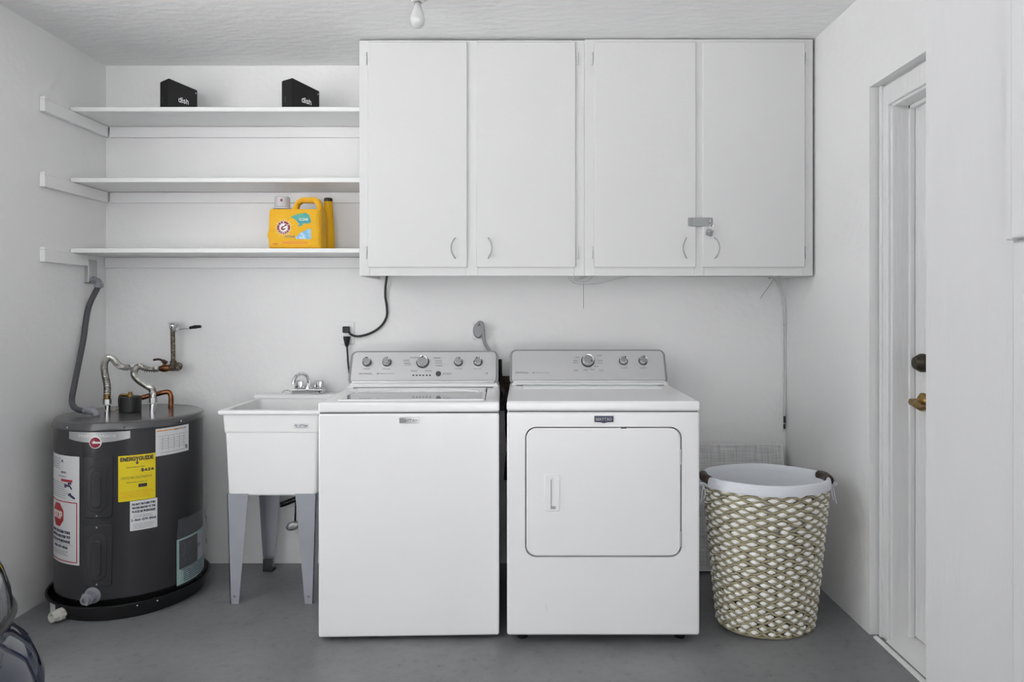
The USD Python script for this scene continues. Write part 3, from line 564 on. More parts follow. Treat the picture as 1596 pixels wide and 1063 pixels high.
# tall instruction and warning label on the left
lw_, lz0, lz1 = HR * math.radians(45.5), .226, .676; lc = -33.2; lm = (lz0 + lz1) / 2
wl = obj('warning_label', wrap(ext(sbox(-lw_ / 2, -(lz1 - lz0) / 2, lw_ / 2, (lz1 - lz0) / 2), .0006), lc, lm, HR, .02), M['paper'], ht, label='tall white warning label with a red stop sign')
dk, rd, wh = [], [], []
dk += [wrap(lines(.10, .05, 6, .0016, .3, 4, True), lc - 8, .64, HR + .0007, .02), wrap(fit(text('UL', .02, bold=True), .016), lc + 4, .652, HR + .0007), wrap(fit(text('LISTED', .007, bold=True), .035), lc + 5, .605, HR + .0007), wrap(lines(.06, .008, 1, .002, .1, 5, True), lc + 3, .588, HR + .0007),
       wrap(lines(.17, .07, 8, .0013, .35, 6, True), lc - 4, .53, HR + .0007, .02)]
dk += [wrap(ext(unary_union([sbox(-.022, -.006, -.008, .008), sbox(-.008, -.002, .014, .006), sbox(.0, -.002, .006, .016), sbox(.006, .008, .02, .016), Polygon([(.01, -.004), (.022, -.014), (.024, -.008), (.014, .003)])]), .0006), lc + 11, .55, HR + .0007, .02),
       wrap(ext(Polygon([(-.02, .006), (-.006, .012), (.0, .004), (.018, -.006), (.02, -.014), (.008, -.012), (-.008, -.004), (-.018, -.002)]), .0006), lc + 15, .512, HR + .0007, .02)]
rd += [wrap(ext(sbox(-.036, -.005, .036, .005), .0006), lc + 9, .572, HR + .0007, .02)]
bdr = rr_ring(lw_ - .02, .25, .004, .0035)
rd += [wrap(ext(bdr, .0006), lc, .360, HR + .0007, .012)]
octa = Polygon([(.052 * math.cos(math.radians(22.5 + 45 * k)), .052 * math.sin(math.radians(22.5 + 45 * k))) for k in range(8)])
rd += [wrap(ext(octa, .0006), lc - 4, .424, HR + .0007, .02)]
wh += [wrap(fit(heavy('STOP', .024), .082, .034), lc - 4, .424, HR + .0014, .02)]
for k, s_ in enumerate(("DON'T RETURN THIS", 'WATER HEATER TO', 'PLACE OF PURCHASE')): dk.append(wrap(fit(heavy(s_, .010), .15, .0115), lc - 1, .356 - .019 * k, HR + .0007, .02))
dk += [wrap(fit(heavy('1-866-279-8566', .010), .12, .012), lc - 1, .293, HR + .0007, .02), wrap(lines(.13, .022, 3, .0015, .2, 8, True), lc - 1, .268, HR + .0007, .02), wrap(lines(.17, .004, 1, .001, .0, 9, True), lc, .3065, HR + .0007, .02)]
obj('lettering', trimesh.util.concatenate(dk), M['ink_blue'], wl, smooth=False); obj('red_marks', trimesh.util.concatenate(rd), M['red'], wl, smooth=False); obj('stop_lettering', trimesh.util.concatenate(wh), M['white_print'], wl, smooth=False)
# yellow energy label
yw = HR * math.radians(27); yc, yz = 33.2, .580
yl = obj('energy_label', wrap(ext(sbox(-yw / 2, -.0955, yw / 2, .0955), .0007), yc, yz, HR, .02), M['yellow'], ht, label='yellow energy guide label')
dk = [wrap(fit(heavy('ENERGYGUIDE', .016), .124, .0175), yc, yz + .08, HR + .0008, .02), wrap(ext(Polygon([(-.002, .008), (.002, .008), (.002, 0), (.007, 0), (0, -.009), (-.007, 0), (-.002, 0)]), .0006), yc, yz + .064, HR + .0008),
      wrap(lines(.07, .004, 1, .0018, 0, 1, True), yc - 1, yz + .045, HR + .0008, .02), wrap(fit(heavy('$424', .014), .05, .015), yc + 7.5, yz + .03, HR + .0008, .02),
      wrap(lines(.12, .012, 2, .0014, .1, 2, True), yc, yz + .002, HR + .0008, .02), wrap(ext(sbox(-.016, -.007, .016, .007), .0006), yc + 4, yz - .034, HR + .0008, .02), wrap(lines(.08, .006, 1, .0016, .1, 5, True), yc, yz - .018, HR + .0008, .02)]
rd = [wrap(lines(.122, .03, 4, .0016, .3, 3, True), yc, yz - .068, HR + .0008, .02)]
obj('lettering', trimesh.util.concatenate(dk), M['print'], yl, smooth=False); obj('fine_print', trimesh.util.concatenate(rd), M['orange'], yl, smooth=False)
# white return notice below it
nc, nz = 38.1, .4205; nw = HR * math.radians(20)
nl = obj('notice_label', wrap(ext(sbox(-nw / 2, -.062, nw / 2, .062), .0009), nc, nz, HR, .02), M['paper'], ht, label='white return notice label with a phone number')
dk = [wrap(fit(heavy(s_, .008), .088, .0095), nc, nz + .048 - .0155 * k, HR + .001, .02) for k, s_ in enumerate(('DO NOT RETURN THIS', 'WATER HEATER TO THE', 'PLACE OF PURCHASE'))]
dk += [wrap(fit(heavy('1-866-279-8566', .01), .094, .010), nc, nz - .018, HR + .001, .02), wrap(lines(.08, .014, 2, .001, .2, 2, True), nc, nz - .002, HR + .001, .02), wrap(lines(.08, .024, 4, .001, .2, 3, True), nc, nz - .044, HR + .001, .02)]
obj('lettering', trimesh.util.concatenate(dk), M['ink_blue'], nl, smooth=False)
# rating plate label upper right
tc_, tz = 62.3, .7165; tw = HR * math.radians(31)
tl = obj('rating_label', wrap(ext(sbox(-tw / 2, -.0585, tw / 2, .0585), .0007), tc_, tz, HR, .02), M['paper'], ht, label='white rating label with a table of figures')
dk = [wrap(lines(.14, .008, 1, .001, 0, 2), tc_, tz + .025, HR + .0008, .02), wrap(fit(text('CAUTION', .01, bold=True), .06, .008), tc_ + 6, tz + .047, HR + .0008, .02)] + [wrap(lines(.13, .05, 6, .0011, .2, 7, True), tc_, tz - .008, HR + .0008, .02), wrap(lines(.12, .008, 1, .0015, .2, 7, True), tc_, tz - .046, HR + .0008, .02), wrap(ext(sbox(-.006, -.008, .006, .008), .0006), tc_ + 12.5, tz - .038, HR + .0008)]
dk += [wrap(ext(sbox(-.0005, -.03, .0005, .03), .0004), tc_ - 10 + 5 * k, tz - .008, HR + .0008) for k in range(5)]
obj('lettering', trimesh.util.concatenate(dk), M['print_grey'], tl, smooth=False)
obj('orange_marks', wrap(lines(.10, .006, 1, .004, .1, 12, True), tc_ - 5, tz + .048, HR + .0008, .02), M['orange'], tl, smooth=False)
# drain valve
dv = wrap(trimesh.creation.icosphere(1, .001), .7, .105); a0 = math.radians(.7); dn = np.array([math.sin(a0), -math.cos(a0), 0]); do = np.array([HX, HYc, .105]) + dn * (HR - .004)
obj('drain_valve', [lathe([(0, 0), (.034, 0), (.034, .004), (.02, .01), (.02, .022), (.024, .024), (.024, .044), (.017, .046), (.017, .06), (.010, .06), (.010, .05), (0, .05)], do, dn, 20)] + [tube([do + dn * .034 + np.array([.022 * math.cos(q), 0, .022 * math.sin(q)]) - dn * .011, do + dn * .034 + np.array([.022 * math.cos(q), 0, .022 * math.sin(q)]) + dn * .011], .005, 6) for q in np.linspace(0, 2 * np.pi, 9)[:-1]], M['conduit_fit'], ht, label='grey plastic drain valve')
# nipples and fittings on the lid, relief pipe, black cylinder
TZ = .8155
n1, n2 = at(167, 641, -.36), at(238, 641, -.30)
obj('nipple', lathe([(0, 0), (.0135, 0), (.0135, .034), (0, .034)], (n1[0], n1[1], TZ), (0, 0, 1), 16), M['chrome'], ht); obj('nipple', lathe([(0, 0), (.0135, 0), (.0135, .034), (0, .034)], (n2[0], n2[1], TZ), (0, 0, 1), 16), M['chrome'], ht)
# drain pan
pan = thing('drain_pan', 'round black plastic drain pan beneath the water heater', 'drain pan', (HX, HYc, 0))
obj('pan', lathe([(0, .001), (.298, .001), (.304, .006), (.318, .060), (.326, .062), (.326, .068), (.318, .068), (.314, .064), (.301, .014), (0, .012)], (HX, HYc, 0), n=96), M['pan'], pan)
obj('pan_stand', lathe([(0, .012), (.27, .012), (.27, .0745), (0, .0745)], (HX, HYc, 0), n=48), M['pan'], pan, label='black support disc')
def pan_pt(ph, z, r): a = math.radians(ph); return np.array([HX + r * math.sin(a), HYc - r * math.cos(a), z])
pd = pan_pt(-22, 0, 1) - pan_pt(-22, 0, 0)
obj('pan_fitting', [lathe([(0, 0), (.016, 0), (.016, .012), (.026, .014), (.026, .034), (.021, .036), (.021, .06), (.0165, .06), (.0165, .045), (0, .045)], pan_pt(-22, .032, .306), pd, 8)], M['pvc'], pan, label='white threaded pan outlet')
obj('pan_tag', face(ext(rrect(.05, .05, .003), .001), pan_pt(-36, .034, .3165), (math.cos(math.radians(-36)), math.sin(math.radians(-36)), 0), (0, 0, 1)), M['paper'], pan, smooth=False)
for ph in (33, 47): obj('rivet', lathe([(0, 0), (.004, 0), (0, .003)], pan_pt(ph, .05, .3155), pan_pt(ph, 0, 1) - pan_pt(ph, 0, 0), 10), M['chrome'], pan)

# document pouch taped to the tank
po = thing('document_pouch', 'clear plastic pouch of papers leaning on the water heater in the pan', 'document pouch', pan_pt(88, .07, HR + .01))
pc = 88; pw = HR * math.radians(50)
def sheet(w, h, phi, z, r, d=.0008, lean=0.):
    return wrap(ext(sbox(-w / 2, -h / 2, w / 2, h / 2), d), phi, z, r, .02)
film = sheet(pw + .01, .295, pc, .222, HR + .0155, .0004); v = film.vertices.copy()
a = np.arctan2(v[:, 0] - HX, -(v[:, 1] - HYc)); bulge = .003 * np.sin(v[:, 2] * 60 + a * 22) + .002 * np.sin(a * 60)
v[:, 0] += bulge * np.sin(a); v[:, 1] -= bulge * np.cos(a); film = trimesh.Trimesh(v, film.faces, process=False)
obj('plastic_film', film, M['film'], po, smooth=True)
pap = obj('paper', sheet(pw * .94, .20, pc - .5, .178, HR + .0035, .0016), M['mint'], po, label='pale green booklet')
obj('dark_panel', sheet(pw * .46, .125, pc - 10.5, .208, HR + .0064, .0004), M['print'], pap, smooth=False)
obj('lilac_panel', sheet(pw * .40, .10, pc + 12, .205, HR + .0064, .0004), M['lilac'], pap, smooth=False)
obj('lettering', [wrap(lines(.008, .09, 9, .004, .2, k, True), pc - 16 + 5.5 * k, .208, HR + .0076) for k in range(3)], M['print_grey'], pap, smooth=False)
obj('fine_print', [sheet(pw * .8, .003, pc, .140, HR + .006, .0004), wrap(lines(pw * .7, .05, 6, .003, .4, 5, True), pc, .11, HR + .006, .02), wrap(fit(text('CO', .01, bold=True), .03, .014), pc + 2, .215, HR + .0076)], M['ink_blue'], pap, smooth=False)

# flexible corrugated connectors
def corrugated(path, r=.0122, pitch=.0098):
    p = spline(path, 24); seg = np.r_[0, np.cumsum(np.linalg.norm(np.diff(p, axis=0), axis=1))]
    n = int(seg[-1] / pitch) * 8; u = np.linspace(0, seg[-1], n); q = np.stack([np.interp(u, seg, p[:, k]) for k in range(3)], 1)
    return tube(q, r + .0036 * np.cos(2 * np.pi * u / pitch), 14)
def nut(p, d, r=.017, h=.022): return lathe([(0, 0), (r, 0), (r, h), (0, h)], p, d, 6)
b1 = np.array([n1[0], n1[1], TZ + .034]); b2 = np.array([n2[0], n2[1], TZ + .034])
Yv = -.075
k1 = thing('water_connector', 'corrugated steel water connector, the left one, looping highest over the heater', 'water connector', b1)
path1 = [b1 + (0, 0, .03), at(167, 600, -.33), at(163, 580, -.30), at(163, 566, -.27), at(168, 558, -.24), at(176, 560, -.20), at(186, 570, -.15), at(197, 573, -.11), at(205, 572, -.09)]
obj('hose', corrugated(path1), M['steel'], k1); obj('nut', nut(b1 + (0, 0, .006), (0, 0, 1)), M['satin'], k1); obj('collar', lathe([(0, 0), (.0125, 0), (.0125, .03), (0, .03)], b1 + (0, 0, .02), (0, 0, 1), 16), M['brass'], k1)
obj('end_nut', nut(at(203, 572, -.093), at(213, 571, -.08) - at(203, 572, -.093)), M['satin'], k1)
k2 = thing('water_connector', 'corrugated steel water connector, the right one, bending in an S over the heater', 'water connector', b2)
path2 = [b2 + (0, 0, .03), at(237, 607, -.28), at(230, 602, -.255), at(219, 595, -.23), at(210, 586, -.20), at(210, 577, -.17), at(217, 571, -.14), at(228, 575, -.11), at(238, 576, -.092), at(243, 575.5, -.086)]
obj('hose', corrugated(path2), M['steel'], k2); obj('nut', nut(b2 + (0, 0, .004), (0, 0, 1), .0165), M['satin'], k2); obj('collar', lathe([(0, 0), (.0125, 0), (.0125, .03), (0, .03)], b2 + (0, 0, .02), (0, 0, 1), 16), M['chrome'], k2)
obj('end_nut', nut(at(242, 575.5, -.086), at(247, 575, -.082) - at(242, 575.5, -.086), .016, .014), M['satin'], k2)
# supply pipework on the wall
wp = thing('supply_pipe', 'rusty wall pipe with shut-off valves and an open bypass lever above the water heater', 'pipe', at(270, 560, -.05))
obj('riser', tube([at(269, 512, -.06), at(269.5, 535, -.06), at(270, 566, -.06)], .0105, 12), M['iron'], wp)
obj('elbow', [lathe([(0, 0), (.017, 0), (.017, .05), (0, .05)], at(271, 573, -.062) - np.array([.025, 0, 0]), (1, 0, 0), 12), lathe([(0, 0), (.015, 0), (.015, .03), (0, .03)], at(270, 572, -.06), (0, 0, 1), 12), tube([at(273, 571, -.06), at(273, 571, -.001)], .0105, 12), lathe([(0, 0), (.02, 0), (.02, .02), (.01, .026), (0, .026)], at(275, 571, -.07), (.9, -.4, 0), 8)], M['iron'], wp)
obj('valve_body', [lathe([(0, 0), (.012, 0), (.016, .01), (.019, .025), (.016, .04), (.012, .05), (0, .05)], at(249, 574.5, -.075), (1, 0, .05), 16), lathe([(0, 0), (.008, 0), (.008, .03), (0, .03)], at(256, 571, -.075), (0, 0, 1), 12)], M['copper'], wp, label='copper coloured ball valve')
obj('valve_handle', [tube(spline([at(239, 561, -.095), at(247, 560, -.09), at(252, 561.5, -.085), at(256, 565, -.078)], 5), .0055, 8), tube([at(253, 562, -.085), at(260, 566, -.08)], .009, 8)], M['leather'], wp, label='dark red valve lever')
obj('angle_stop', [lathe([(0, 0), (.012, 0), (.016, .006), (.016, .022), (.011, .026), (.011, .04), (0, .04)], at(269, 513, -.06), (0, 0, 1), 14), tube([at(269, 506, -.06), at(269, 506, -.001)], .011, 12), lathe([(0, 0), (.014, 0), (.014, .022), (0, .022)], at(271, 513, -.062), (1, -.2, 0), 8)], M['chrome'], wp)
obj('escutcheon', lathe([(0, 0), (.036, 0), (.034, .006), (.02, .012), (0, .013)], at(272, 501, -.0), (0, -.5, .02), 24) if False else lathe([(0, 0), (.03, 0), (.031, .003), (.02, .008), (.008, .01), (0, .01)], at(271.5, 504, -.066), (0.05, -.12, 1), 24), M['chrome'], wp)
obj('drain_cock_stem', tube([at(276, 514, -.064), at(297, 511.5, -.075)], .0022, 8), M['chrome'], wp)
obj('lever_grip', tube([at(296, 511, -.075), at(304, 509.5, -.078), at(313, 509, -.08)], [.007, .009, .007], 10), M['black'], wp, label='black rubber lever grip')
rp = thing('relief_pipe', 'bent old copper relief pipe on top of the water heater', 'pipe', at(264, 630, -.24))
obj('pipe', tube(spline([at(214, 622, -.27), at(228, 618, -.255), at(245, 614, -.24), at(258, 611, -.23), at(264, 612, -.225), at(266.5, 618, -.225), at(266.5, 626, -.225), np.r_[at(266.5, 630, -.225)[:2], TZ + .001]], 6), .0115, 12), M['copper'], rp)
cyl = thing('black_cylinder', 'short black foam-wrapped valve with brass pipe on the water heater lid', 'valve', at(203, 640, -.33))
c0 = at(203, 638, -.33); c0[2] = TZ + .001
obj('foam_wrap', lathe([(0, 0), (.045, 0), (.046, .004), (.046, .066), (.043, .07), (0, .07)], c0, (0, 0, 1), 32), M['black'], cyl)
obj('brass_pipe', tube(spline([c0 + (-.055, .02, .005), c0 + (-.056, .015, .04), c0 + (-.05, .01, .068), c0 + (-.03, 0, .075), c0 + (0, 0, .074)], 6), .0085, 10), M['brass'], cyl)
obj('brass_cap', lathe([(0, 0), (.013, 0), (.013, .012), (.008, .014), (.008, .022), (0, .022)], c0 + (0, 0, .069), (0, 0, 1), 8), M['brass'], cyl)
obj('wire', tube(spline([c0 + (-.05, .01, .012), c0 + (-.07, -.01, .004), c0 + (-.085, -.01, .006), c0 + (-.1, 0, .004)], 5), .0025, 6), M['brass'], cyl)
# electrical conduit from the wall box
jb = thing('junction_box', 'narrow grey metal electrical box on the left wall below the bottom shelf', 'electrical box', (LX, -.135, 1.47))
by0, by1 = F / ((131 - VX) / LX) - D, F / ((144.5 - VX) / LX) - D; bz1, bz0 = 1.286 + (VY - 405) / 321, 1.286 + (VY - 441) / 321
obj('box', cbox(LX, LX + .022, by0, by1, bz0, bz1, .003), M['satin'], jb); obj('cover', cbox(LX + .022, LX + .025, by0 + .006, by1 - .004, bz0 + .008, bz1 - .008, .001), M['satin'], jb)
by = (by0 + by1) / 2
obj('connector', tube(spline([(LX + .024, by, 1.425), (LX + .045, by - .004, 1.425), (LX + .055, by - .006, 1.412), (LX + .055, by - .008, 1.39)], 5), .014, 12), M['conduit_fit'], jb)
obj('connector_nut', [lathe([(0, 0), (.021, 0), (.021, .02), (0, .02)], (LX + .055, by - .008, 1.412), (0, 0, -1), 8), lathe([(0, 0), (.02, 0), (.02, .012), (0, .012)], (LX + .024, by, 1.425), (1, 0, 0), 8)], M['conduit_fit'], jb)
fxc = thing('flexible_conduit', 'dark grey flexible conduit running down to the top of the water heater', 'conduit', at(112, 600, -.3))
e0 = at(150, 647, -.46)
obj('conduit', tube(spline([(LX + .055, by - .008, 1.40), at(138, 480, -.16), at(130, 530, -.21), at(122, 570, -.27), at(115, 605, -.33), at(112, 624, -.36), at(115, 634, -.40), at(123, 639, -.43), at(133, 640.5, -.44)], 6), .0125, 12), M['conduit'], fxc)
q1, q2 = at(132, 640.5, -.44), at(143, 643.5, -.45)
obj('end_fitting', [tube(spline([q1, at(139, 640, -.447), at(145, 641, -.452), np.r_[at(149.5, 649, -.455)[:2], TZ + .012], np.r_[at(150, 652, -.455)[:2], TZ + .001]], 5), [.0145] * 6 + [.017] * 6 + [.0145] * 9, 12)], M['conduit_fit'], fxc, label='light grey conduit elbow')

# ------------------------------------------------------------------ on the shelves
def modem(loc, label):
    t = thing('modem', label, 'modem', loc, group='black modems on the top shelf')
    # plan: narrow face turned to the left, wide face to the right; the ridge between them is the highest point
    A, B, C_, D_ = (-.086, -.008), (-.036, -.030), (.084, .006), (.03, .045)
    hA, hB, hC, hD = .142, .151, .106, .12
    pts = []
    for (x, y), h_ in ((A, hA), (B, hB), (C_, hC), (D_, hD)):
        for z in (0.004, h_ - .006): pts += [(x, y, z)]
        pts += [(x * .97, y + .003, h_), (x * .98, y * .98, 0)]
    v = np.array(pts) + np.array(loc)
    obj('case', hull(v), M['modem'], t, smooth=20)
    o = np.array(loc)
    b, c_ = np.array([*B, 0]), np.array([*C_, 0]); u = (c_ - b) / np.linalg.norm(c_ - b)
    n_ = np.array([u[1], -u[0], 0]); sh = np.array([0, 0, 1.])
    lg_ = face(fit(text('dish', .02, bold=True), .044, .026), o + b + u * .066 + n_ * .0006 + (0, 0, .050), u + np.array([0, 0, -.22]), (0, 0, 1))
    obj('lettering', lg_, M['paper'], t, smooth=False, label='white lettering')
    obj('sensor', disc(.0025, .001, o + c_ - u * .006 + (0, 0, .09), n_, n=12), M['paper'], t)
    a_ = np.array([*A, 0]); u2 = (b - a_) / np.linalg.norm(b - a_); n2_ = np.array([u2[1], -u2[0], 0])
    obj('status_marks', trimesh.util.concatenate([face(ext(rrect(.0022, .0045, .001), .0006), o + a_ + u2 * .018 + (0, 0, .04 + .008 * k), u2, (0, 0, 1)) for k in range(4)]), M['print_grey'], t, smooth=False)
    obj('cord', tube(spline([o + (.075, .02, .02), o + (.10, .03, .014), o + (.135, .04, .005), o + (.16, .06, .003)], 5), .0024, 6), M['cord'], t)
    return t
my = -.2; ms = F / (my + D)
m0 = modem(((279 - VX) / ms, my, shelf_tops[0]), 'black angular modem on the top shelf, the one farther from the cabinet')
m1 = thing('modem', 'black angular modem on the top shelf, the one nearer the cabinet', 'modem', ((469 - VX) / ms, my, shelf_tops[0]), 9, 'black modems on the top shelf')
m1.GetReferences().AddInternalReference(m0.GetPath()); m1.SetInstanceable(True)
lc_ = at(552, 164, -.12)
obj('loose_wire', tube(spline([np.r_[at(541, 166, -.15)[:2], shelf_tops[0] + .003], np.r_[at(546, 162, -.15)[:2], shelf_tops[0] + .012], np.r_[at(553, 161, -.15)[:2], shelf_tops[0] + .013], np.r_[at(559, 165, -.15)[:2], shelf_tops[0] + .003]], 6), .0024, 6), M['cord'], label='short loop of black wire on the top shelf beside the cabinet', cat='wire')

# laundry detergent jug
js = F / (-.2 + D); jx = (463 - VX) / js; jz = shelf_tops[2]; jy = -.2
jug = thing('detergent_jug', 'big yellow laundry detergent jug with a round emblem on the bottom shelf', 'detergent jug', (jx, jy, jz))
J = lambda px, py: ((px - 463) / js, (386.5 - py) / js)
outline = Polygon([J(*p) for p in [(425, 386), (423.5, 370), (421.5, 366), (424, 358), (425, 330), (427, 322), (433, 321.5), (446, 324), (456, 324.5), (460, 316), (465, 309), (472, 305.5), (492, 305), (499, 309), (503, 318), (505, 332), (505.5, 386)]]).buffer(.004).buffer(-.004)
hole = Polygon([J(*p) for p in [(466.5, 323.5), (468, 317), (472, 314.3), (490, 314.3), (493, 318), (494, 323.5)]]).buffer(.003)
dep = .115
mf = manifold3d.Manifold(manifold3d.Mesh(*[a.astype(t_) for a, t_ in zip((lambda m_: (m_.vertices, m_.faces))((lambda m_: (m_.merge_vertices(), m_)[1])(ext(outline, dep))), (np.float32, np.uint32))]))
top_part = J(0, 325)[1]
body = outline.buffer(-.011)
def pillow(poly, d, r, steps=5):
    """Extrusion with rounded front and back edges, as stacked inset slices."""
    k = []
    for i in range(steps):
        a0, a1 = math.pi / 2 * i / steps, math.pi / 2 * (i + 1) / steps; am = (a0 + a1) / 2
        ins = r * (1 - math.sin(am)); z0 = -d / 2 + r * (1 - math.cos(a0)); z1 = -d / 2 + r * (1 - math.cos(a1))
        k.append((ins, z0, z1)); k.append((ins, -z1, -z0))
    k.append((0, -d / 2 + r, d / 2 - r)); out = None
    for ins, z0, z1 in k:
        g = poly.buffer(-ins) if ins else poly
        m_ = manifold3d.CrossSection([np.array(q.exterior.coords)[:-1] for q in getattr(g, 'geoms', [g])] + [np.array(h_.coords)[:-1][::1] for q in getattr(g, 'geoms', [g]) for h_ in q.interiors], manifold3d.FillRule.EvenOdd).extrude(z1 - z0 + 1e-4).translate((0, 0, z0))
        out = m_ if out is None else out + m_
    return out
lower = outline.intersection(sbox(-1, -1, 1, top_part)); upper = outline.intersection(sbox(J(452, 0)[0], top_part - .02, 1, 1)).difference(hole)
jm = pillow(lower, dep, .022) + pillow(upper, .045, .014)
obj('jug_body', face(tm(jm), (jx, jy, jz)), M['jug'], jug, smooth=50)
cx0, cz0 = J(440, 322)
obj('cap', lathe([(0, -.006), (.042, -.006), (.042, .0), (.036, .006), (.035, .05), (.032, .054), (0, .054)], (jx + cx0, jy, jz + cz0), (0, 0, 1), 28), M['jugcap'], jug, label='clear dosing cap')
obj('cap_mark', disc(.006, .001, (jx + cx0 + .008, jy - .0358, jz + cz0 + .034), (0, -1, 0)), M['brandred'], jug)
fy_ = jy - dep / 2
def jf(m, px, py, dz_=0): q = J(px, py); return face(m, (jx + q[0], fy_ - dz_, jz + q[1]))
rays = unary_union([Polygon([(r0 * math.cos(a - .05), r0 * math.sin(a - .05)), (r1 * math.cos(a), r1 * math.sin(a)), (r0 * math.cos(a + .05), r0 * math.sin(a + .05))]) for k in range(22) for a in [k * 2 * math.pi / 22] for r0, r1 in [(.031, .05 if k % 2 else .042)]])
em = obj('emblem', jf(disc(.0325, .0008, (0, 0, 0), c=.0002), 448.5, 354), M['white_print'], jug, label='round red and white emblem with rays')
obj('rays', jf(ext(rays, .0006), 448.5, 354), M['lyellow'], em, smooth=False)
obj('emblem_ring', jf(ext(Point(0, 0).buffer(.031).difference(Point(0, 0).buffer(.0205)), .0006), 448.5, 354, .0008), M['brandred'], em, smooth=False)
arm = unary_union([Polygon([(-.012, -.009), (-.004, -.013), (.008, -.008), (.009, -.003), (-.003, -.005), (-.008, .002), (-.012, .0)]), Polygon([(-.01, .004), (-.004, -.002), (.0, .002), (-.006, .008)]), Polygon([(-.006, .003), (.008, .012), (.010, .009), (-.003, .0)]), Polygon([(.004, .014), (.012, .016), (.015, .010), (.008, .006)])])
obj('arm_mark', jf(ext(arm, .0006), 448.5, 354, .0008), M['brandred'], em, smooth=False)
def ring_text(s, r, a0, a1, h, flip=False):
    k = []
    for i, ch in enumerate(s):
        if ch == ' ': continue
        a = math.radians(a0 + (a1 - a0) * (i + .5) / len(s)); m_ = text(ch, h, .0005, True)
        th = a - math.pi / 2 if not flip else a + math.pi / 2
        m_.apply_transform(trimesh.transformations.rotation_matrix(th, (0, 0, 1))); m_.apply_translation((r * math.cos(a), r * math.sin(a), 0)); k.append(m_)
    return trimesh.util.concatenate(k)
obj('ring_lettering', [jf(ring_text('ARM &', .0258, 165, 15, .006), 448.5, 354, .0015), jf(ring_text('HAMMER', .0258, 200, 340, .006, True), 448.5, 354, .0015)], M['white_print'], em, smooth=False)
P1 = Polygon([J(*p) for p in [(460, 338), (470, 334), (482, 332), (487, 335), (490, 345), (488, 347), (472, 347), (467, 341)]]).buffer(.002); P2 = Polygon([J(*p) for p in [(468, 369), (474, 363), (484, 358), (490, 356), (490, 371), (468, 371)]]).buffer(.002)
P3 = Polygon([J(*p) for p in [(470, 351), (474, 347.5), (479, 348), (477, 351), (471, 352)]])
obj('teal_panel', face(ext(P1, .0006), (jx, fy_, jz)), M['teal'], jug, smooth=False); obj('blue_panel', face(ext(P2, .0006), (jx, fy_, jz)), M['lblue'], jug, smooth=False); obj('leaf_mark', face(ext(P3, .0006), (jx, fy_, jz)), M['teal'], jug, smooth=False)
obj('lettering', jf(fit(text('CLEAN', .012, bold=True), .04, .013), 479, 341.5, .0007), M['white_print'], jug, smooth=False); obj('panel_lettering', jf(lines(.03, .004, 1, .003, .1, 2, True), 477, 370, .0007), M['white_print'], jug, smooth=False)
obj('grey_lettering', [jf(fit(text('OxiClean', .01, bold=True), .05, .012), 458, 367.5, .0)], M['print_grey'], jug, smooth=False)
obj('orange_band', [jf(ext(sbox(-.06, -.006, .06, .006), .0006), 466, 377), jf(lines(.03, .01, 2, .003, .1, 3, True), 436, 379)], M['orange'], jug, smooth=False)
obj('size_print', jf(lines(.014, .008, 1, .006, 0, 4, True), 436, 379, .0005), M['print'], jug, smooth=False)
b2x = (509.5 - VX) / (F / (-.115 + D))
bt = thing('detergent_bottle', 'tall yellow bottle with a black cap half hidden behind the detergent jug', 'detergent bottle', (b2x, -.09, jz))
def oval_loft(cx, cy, rings, n=28, cap=True):
    g = np.arange(n) * 2 * np.pi / n; v = np.vstack([np.c_[cx + a * np.cos(g), cy + b * np.sin(g), np.full(n, z)] for a, b, z in rings]); f = []
    for i in range(len(rings) - 1):
        for j in range(n): k = (j + 1) % n; f += [(i * n + j, i * n + k, (i + 1) * n + k), (i * n + j, (i + 1) * n + k, (i + 1) * n + j)]
    if cap:
        v = np.vstack([v, [cx, cy, rings[0][2]], [cx, cy, rings[-1][2]]]); c0_, c1_ = len(v) - 2, len(v) - 1; m_ = (len(rings) - 1) * n
        for j in range(n): k = (j + 1) % n; f += [(c0_, k, j), (c1_, m_ + j, m_ + k)]
    return trimesh.Trimesh(v, f, process=False)
obj('bottle', oval_loft(b2x, -.09, [(a_, b_, jz + z_) for a_, b_, z_ in [(.026, .03, 0), (.031, .036, .006), (.031, .036, .06), (.028, .032, .13), (.024, .026, .19), (.0205, .021, .232), (.0195, .02, .247)]]), M['jug'], bt)
obj('bottle_cap', lathe([(0, 0), (.0205, 0), (.0205, .014), (.018, .017), (0, .017)], (b2x, -.09, jz + .247), (0, 0, 1), 24), M['black'], bt)

# ------------------------------------------------------------------ outlets, plugs, cords
ol = thing('wall_outlet', 'white outlet plate with two black plugs, left of the washer console', 'outlet', at(542, 519, 0))
op = at(541.5, 519, 0)
obj('plate', face(bevel_plate(rrect(.072, .115, .006), .006, .003), (op[0], -.0, op[2])), M['plastic'], ol)
obj('socket', [face(bevel_plate(rrect(.034, .03, .01), .002, .001), (op[0], -.006, op[2] + dz_)) for dz_ in (-.02, .02)], M['plastic'], ol)
cb = thing('power_cord', 'black cord looping from the upper plug to beneath the cabinet', 'power cord', at(590, 505, -.03))
pu = at(540, 514, -.02)
obj('plug', rbox(pu[0] - .018, pu[0] + .016, -.034, -.0075, pu[2] - .015, pu[2] + .017, .005), M['cord'], cb)
obj('cord', tube(spline([pu + (.01, 0, -.006), at(548, 522, -.022), at(560, 524, -.02), at(578, 519, -.015), at(593, 509, -.012), at(602, 495, -.01), at(603, 480, -.01), at(600.5, 462, -.012), at(601, 445, -.02), at(603, 430, -.03), at(603.5, 420, -.05)], 6), .0058, 8), M['cord'], cb)
cb2 = thing('power_cord', 'black washer cord hanging from the lower plug behind the washer', 'power cord', at(541, 540, -.02))
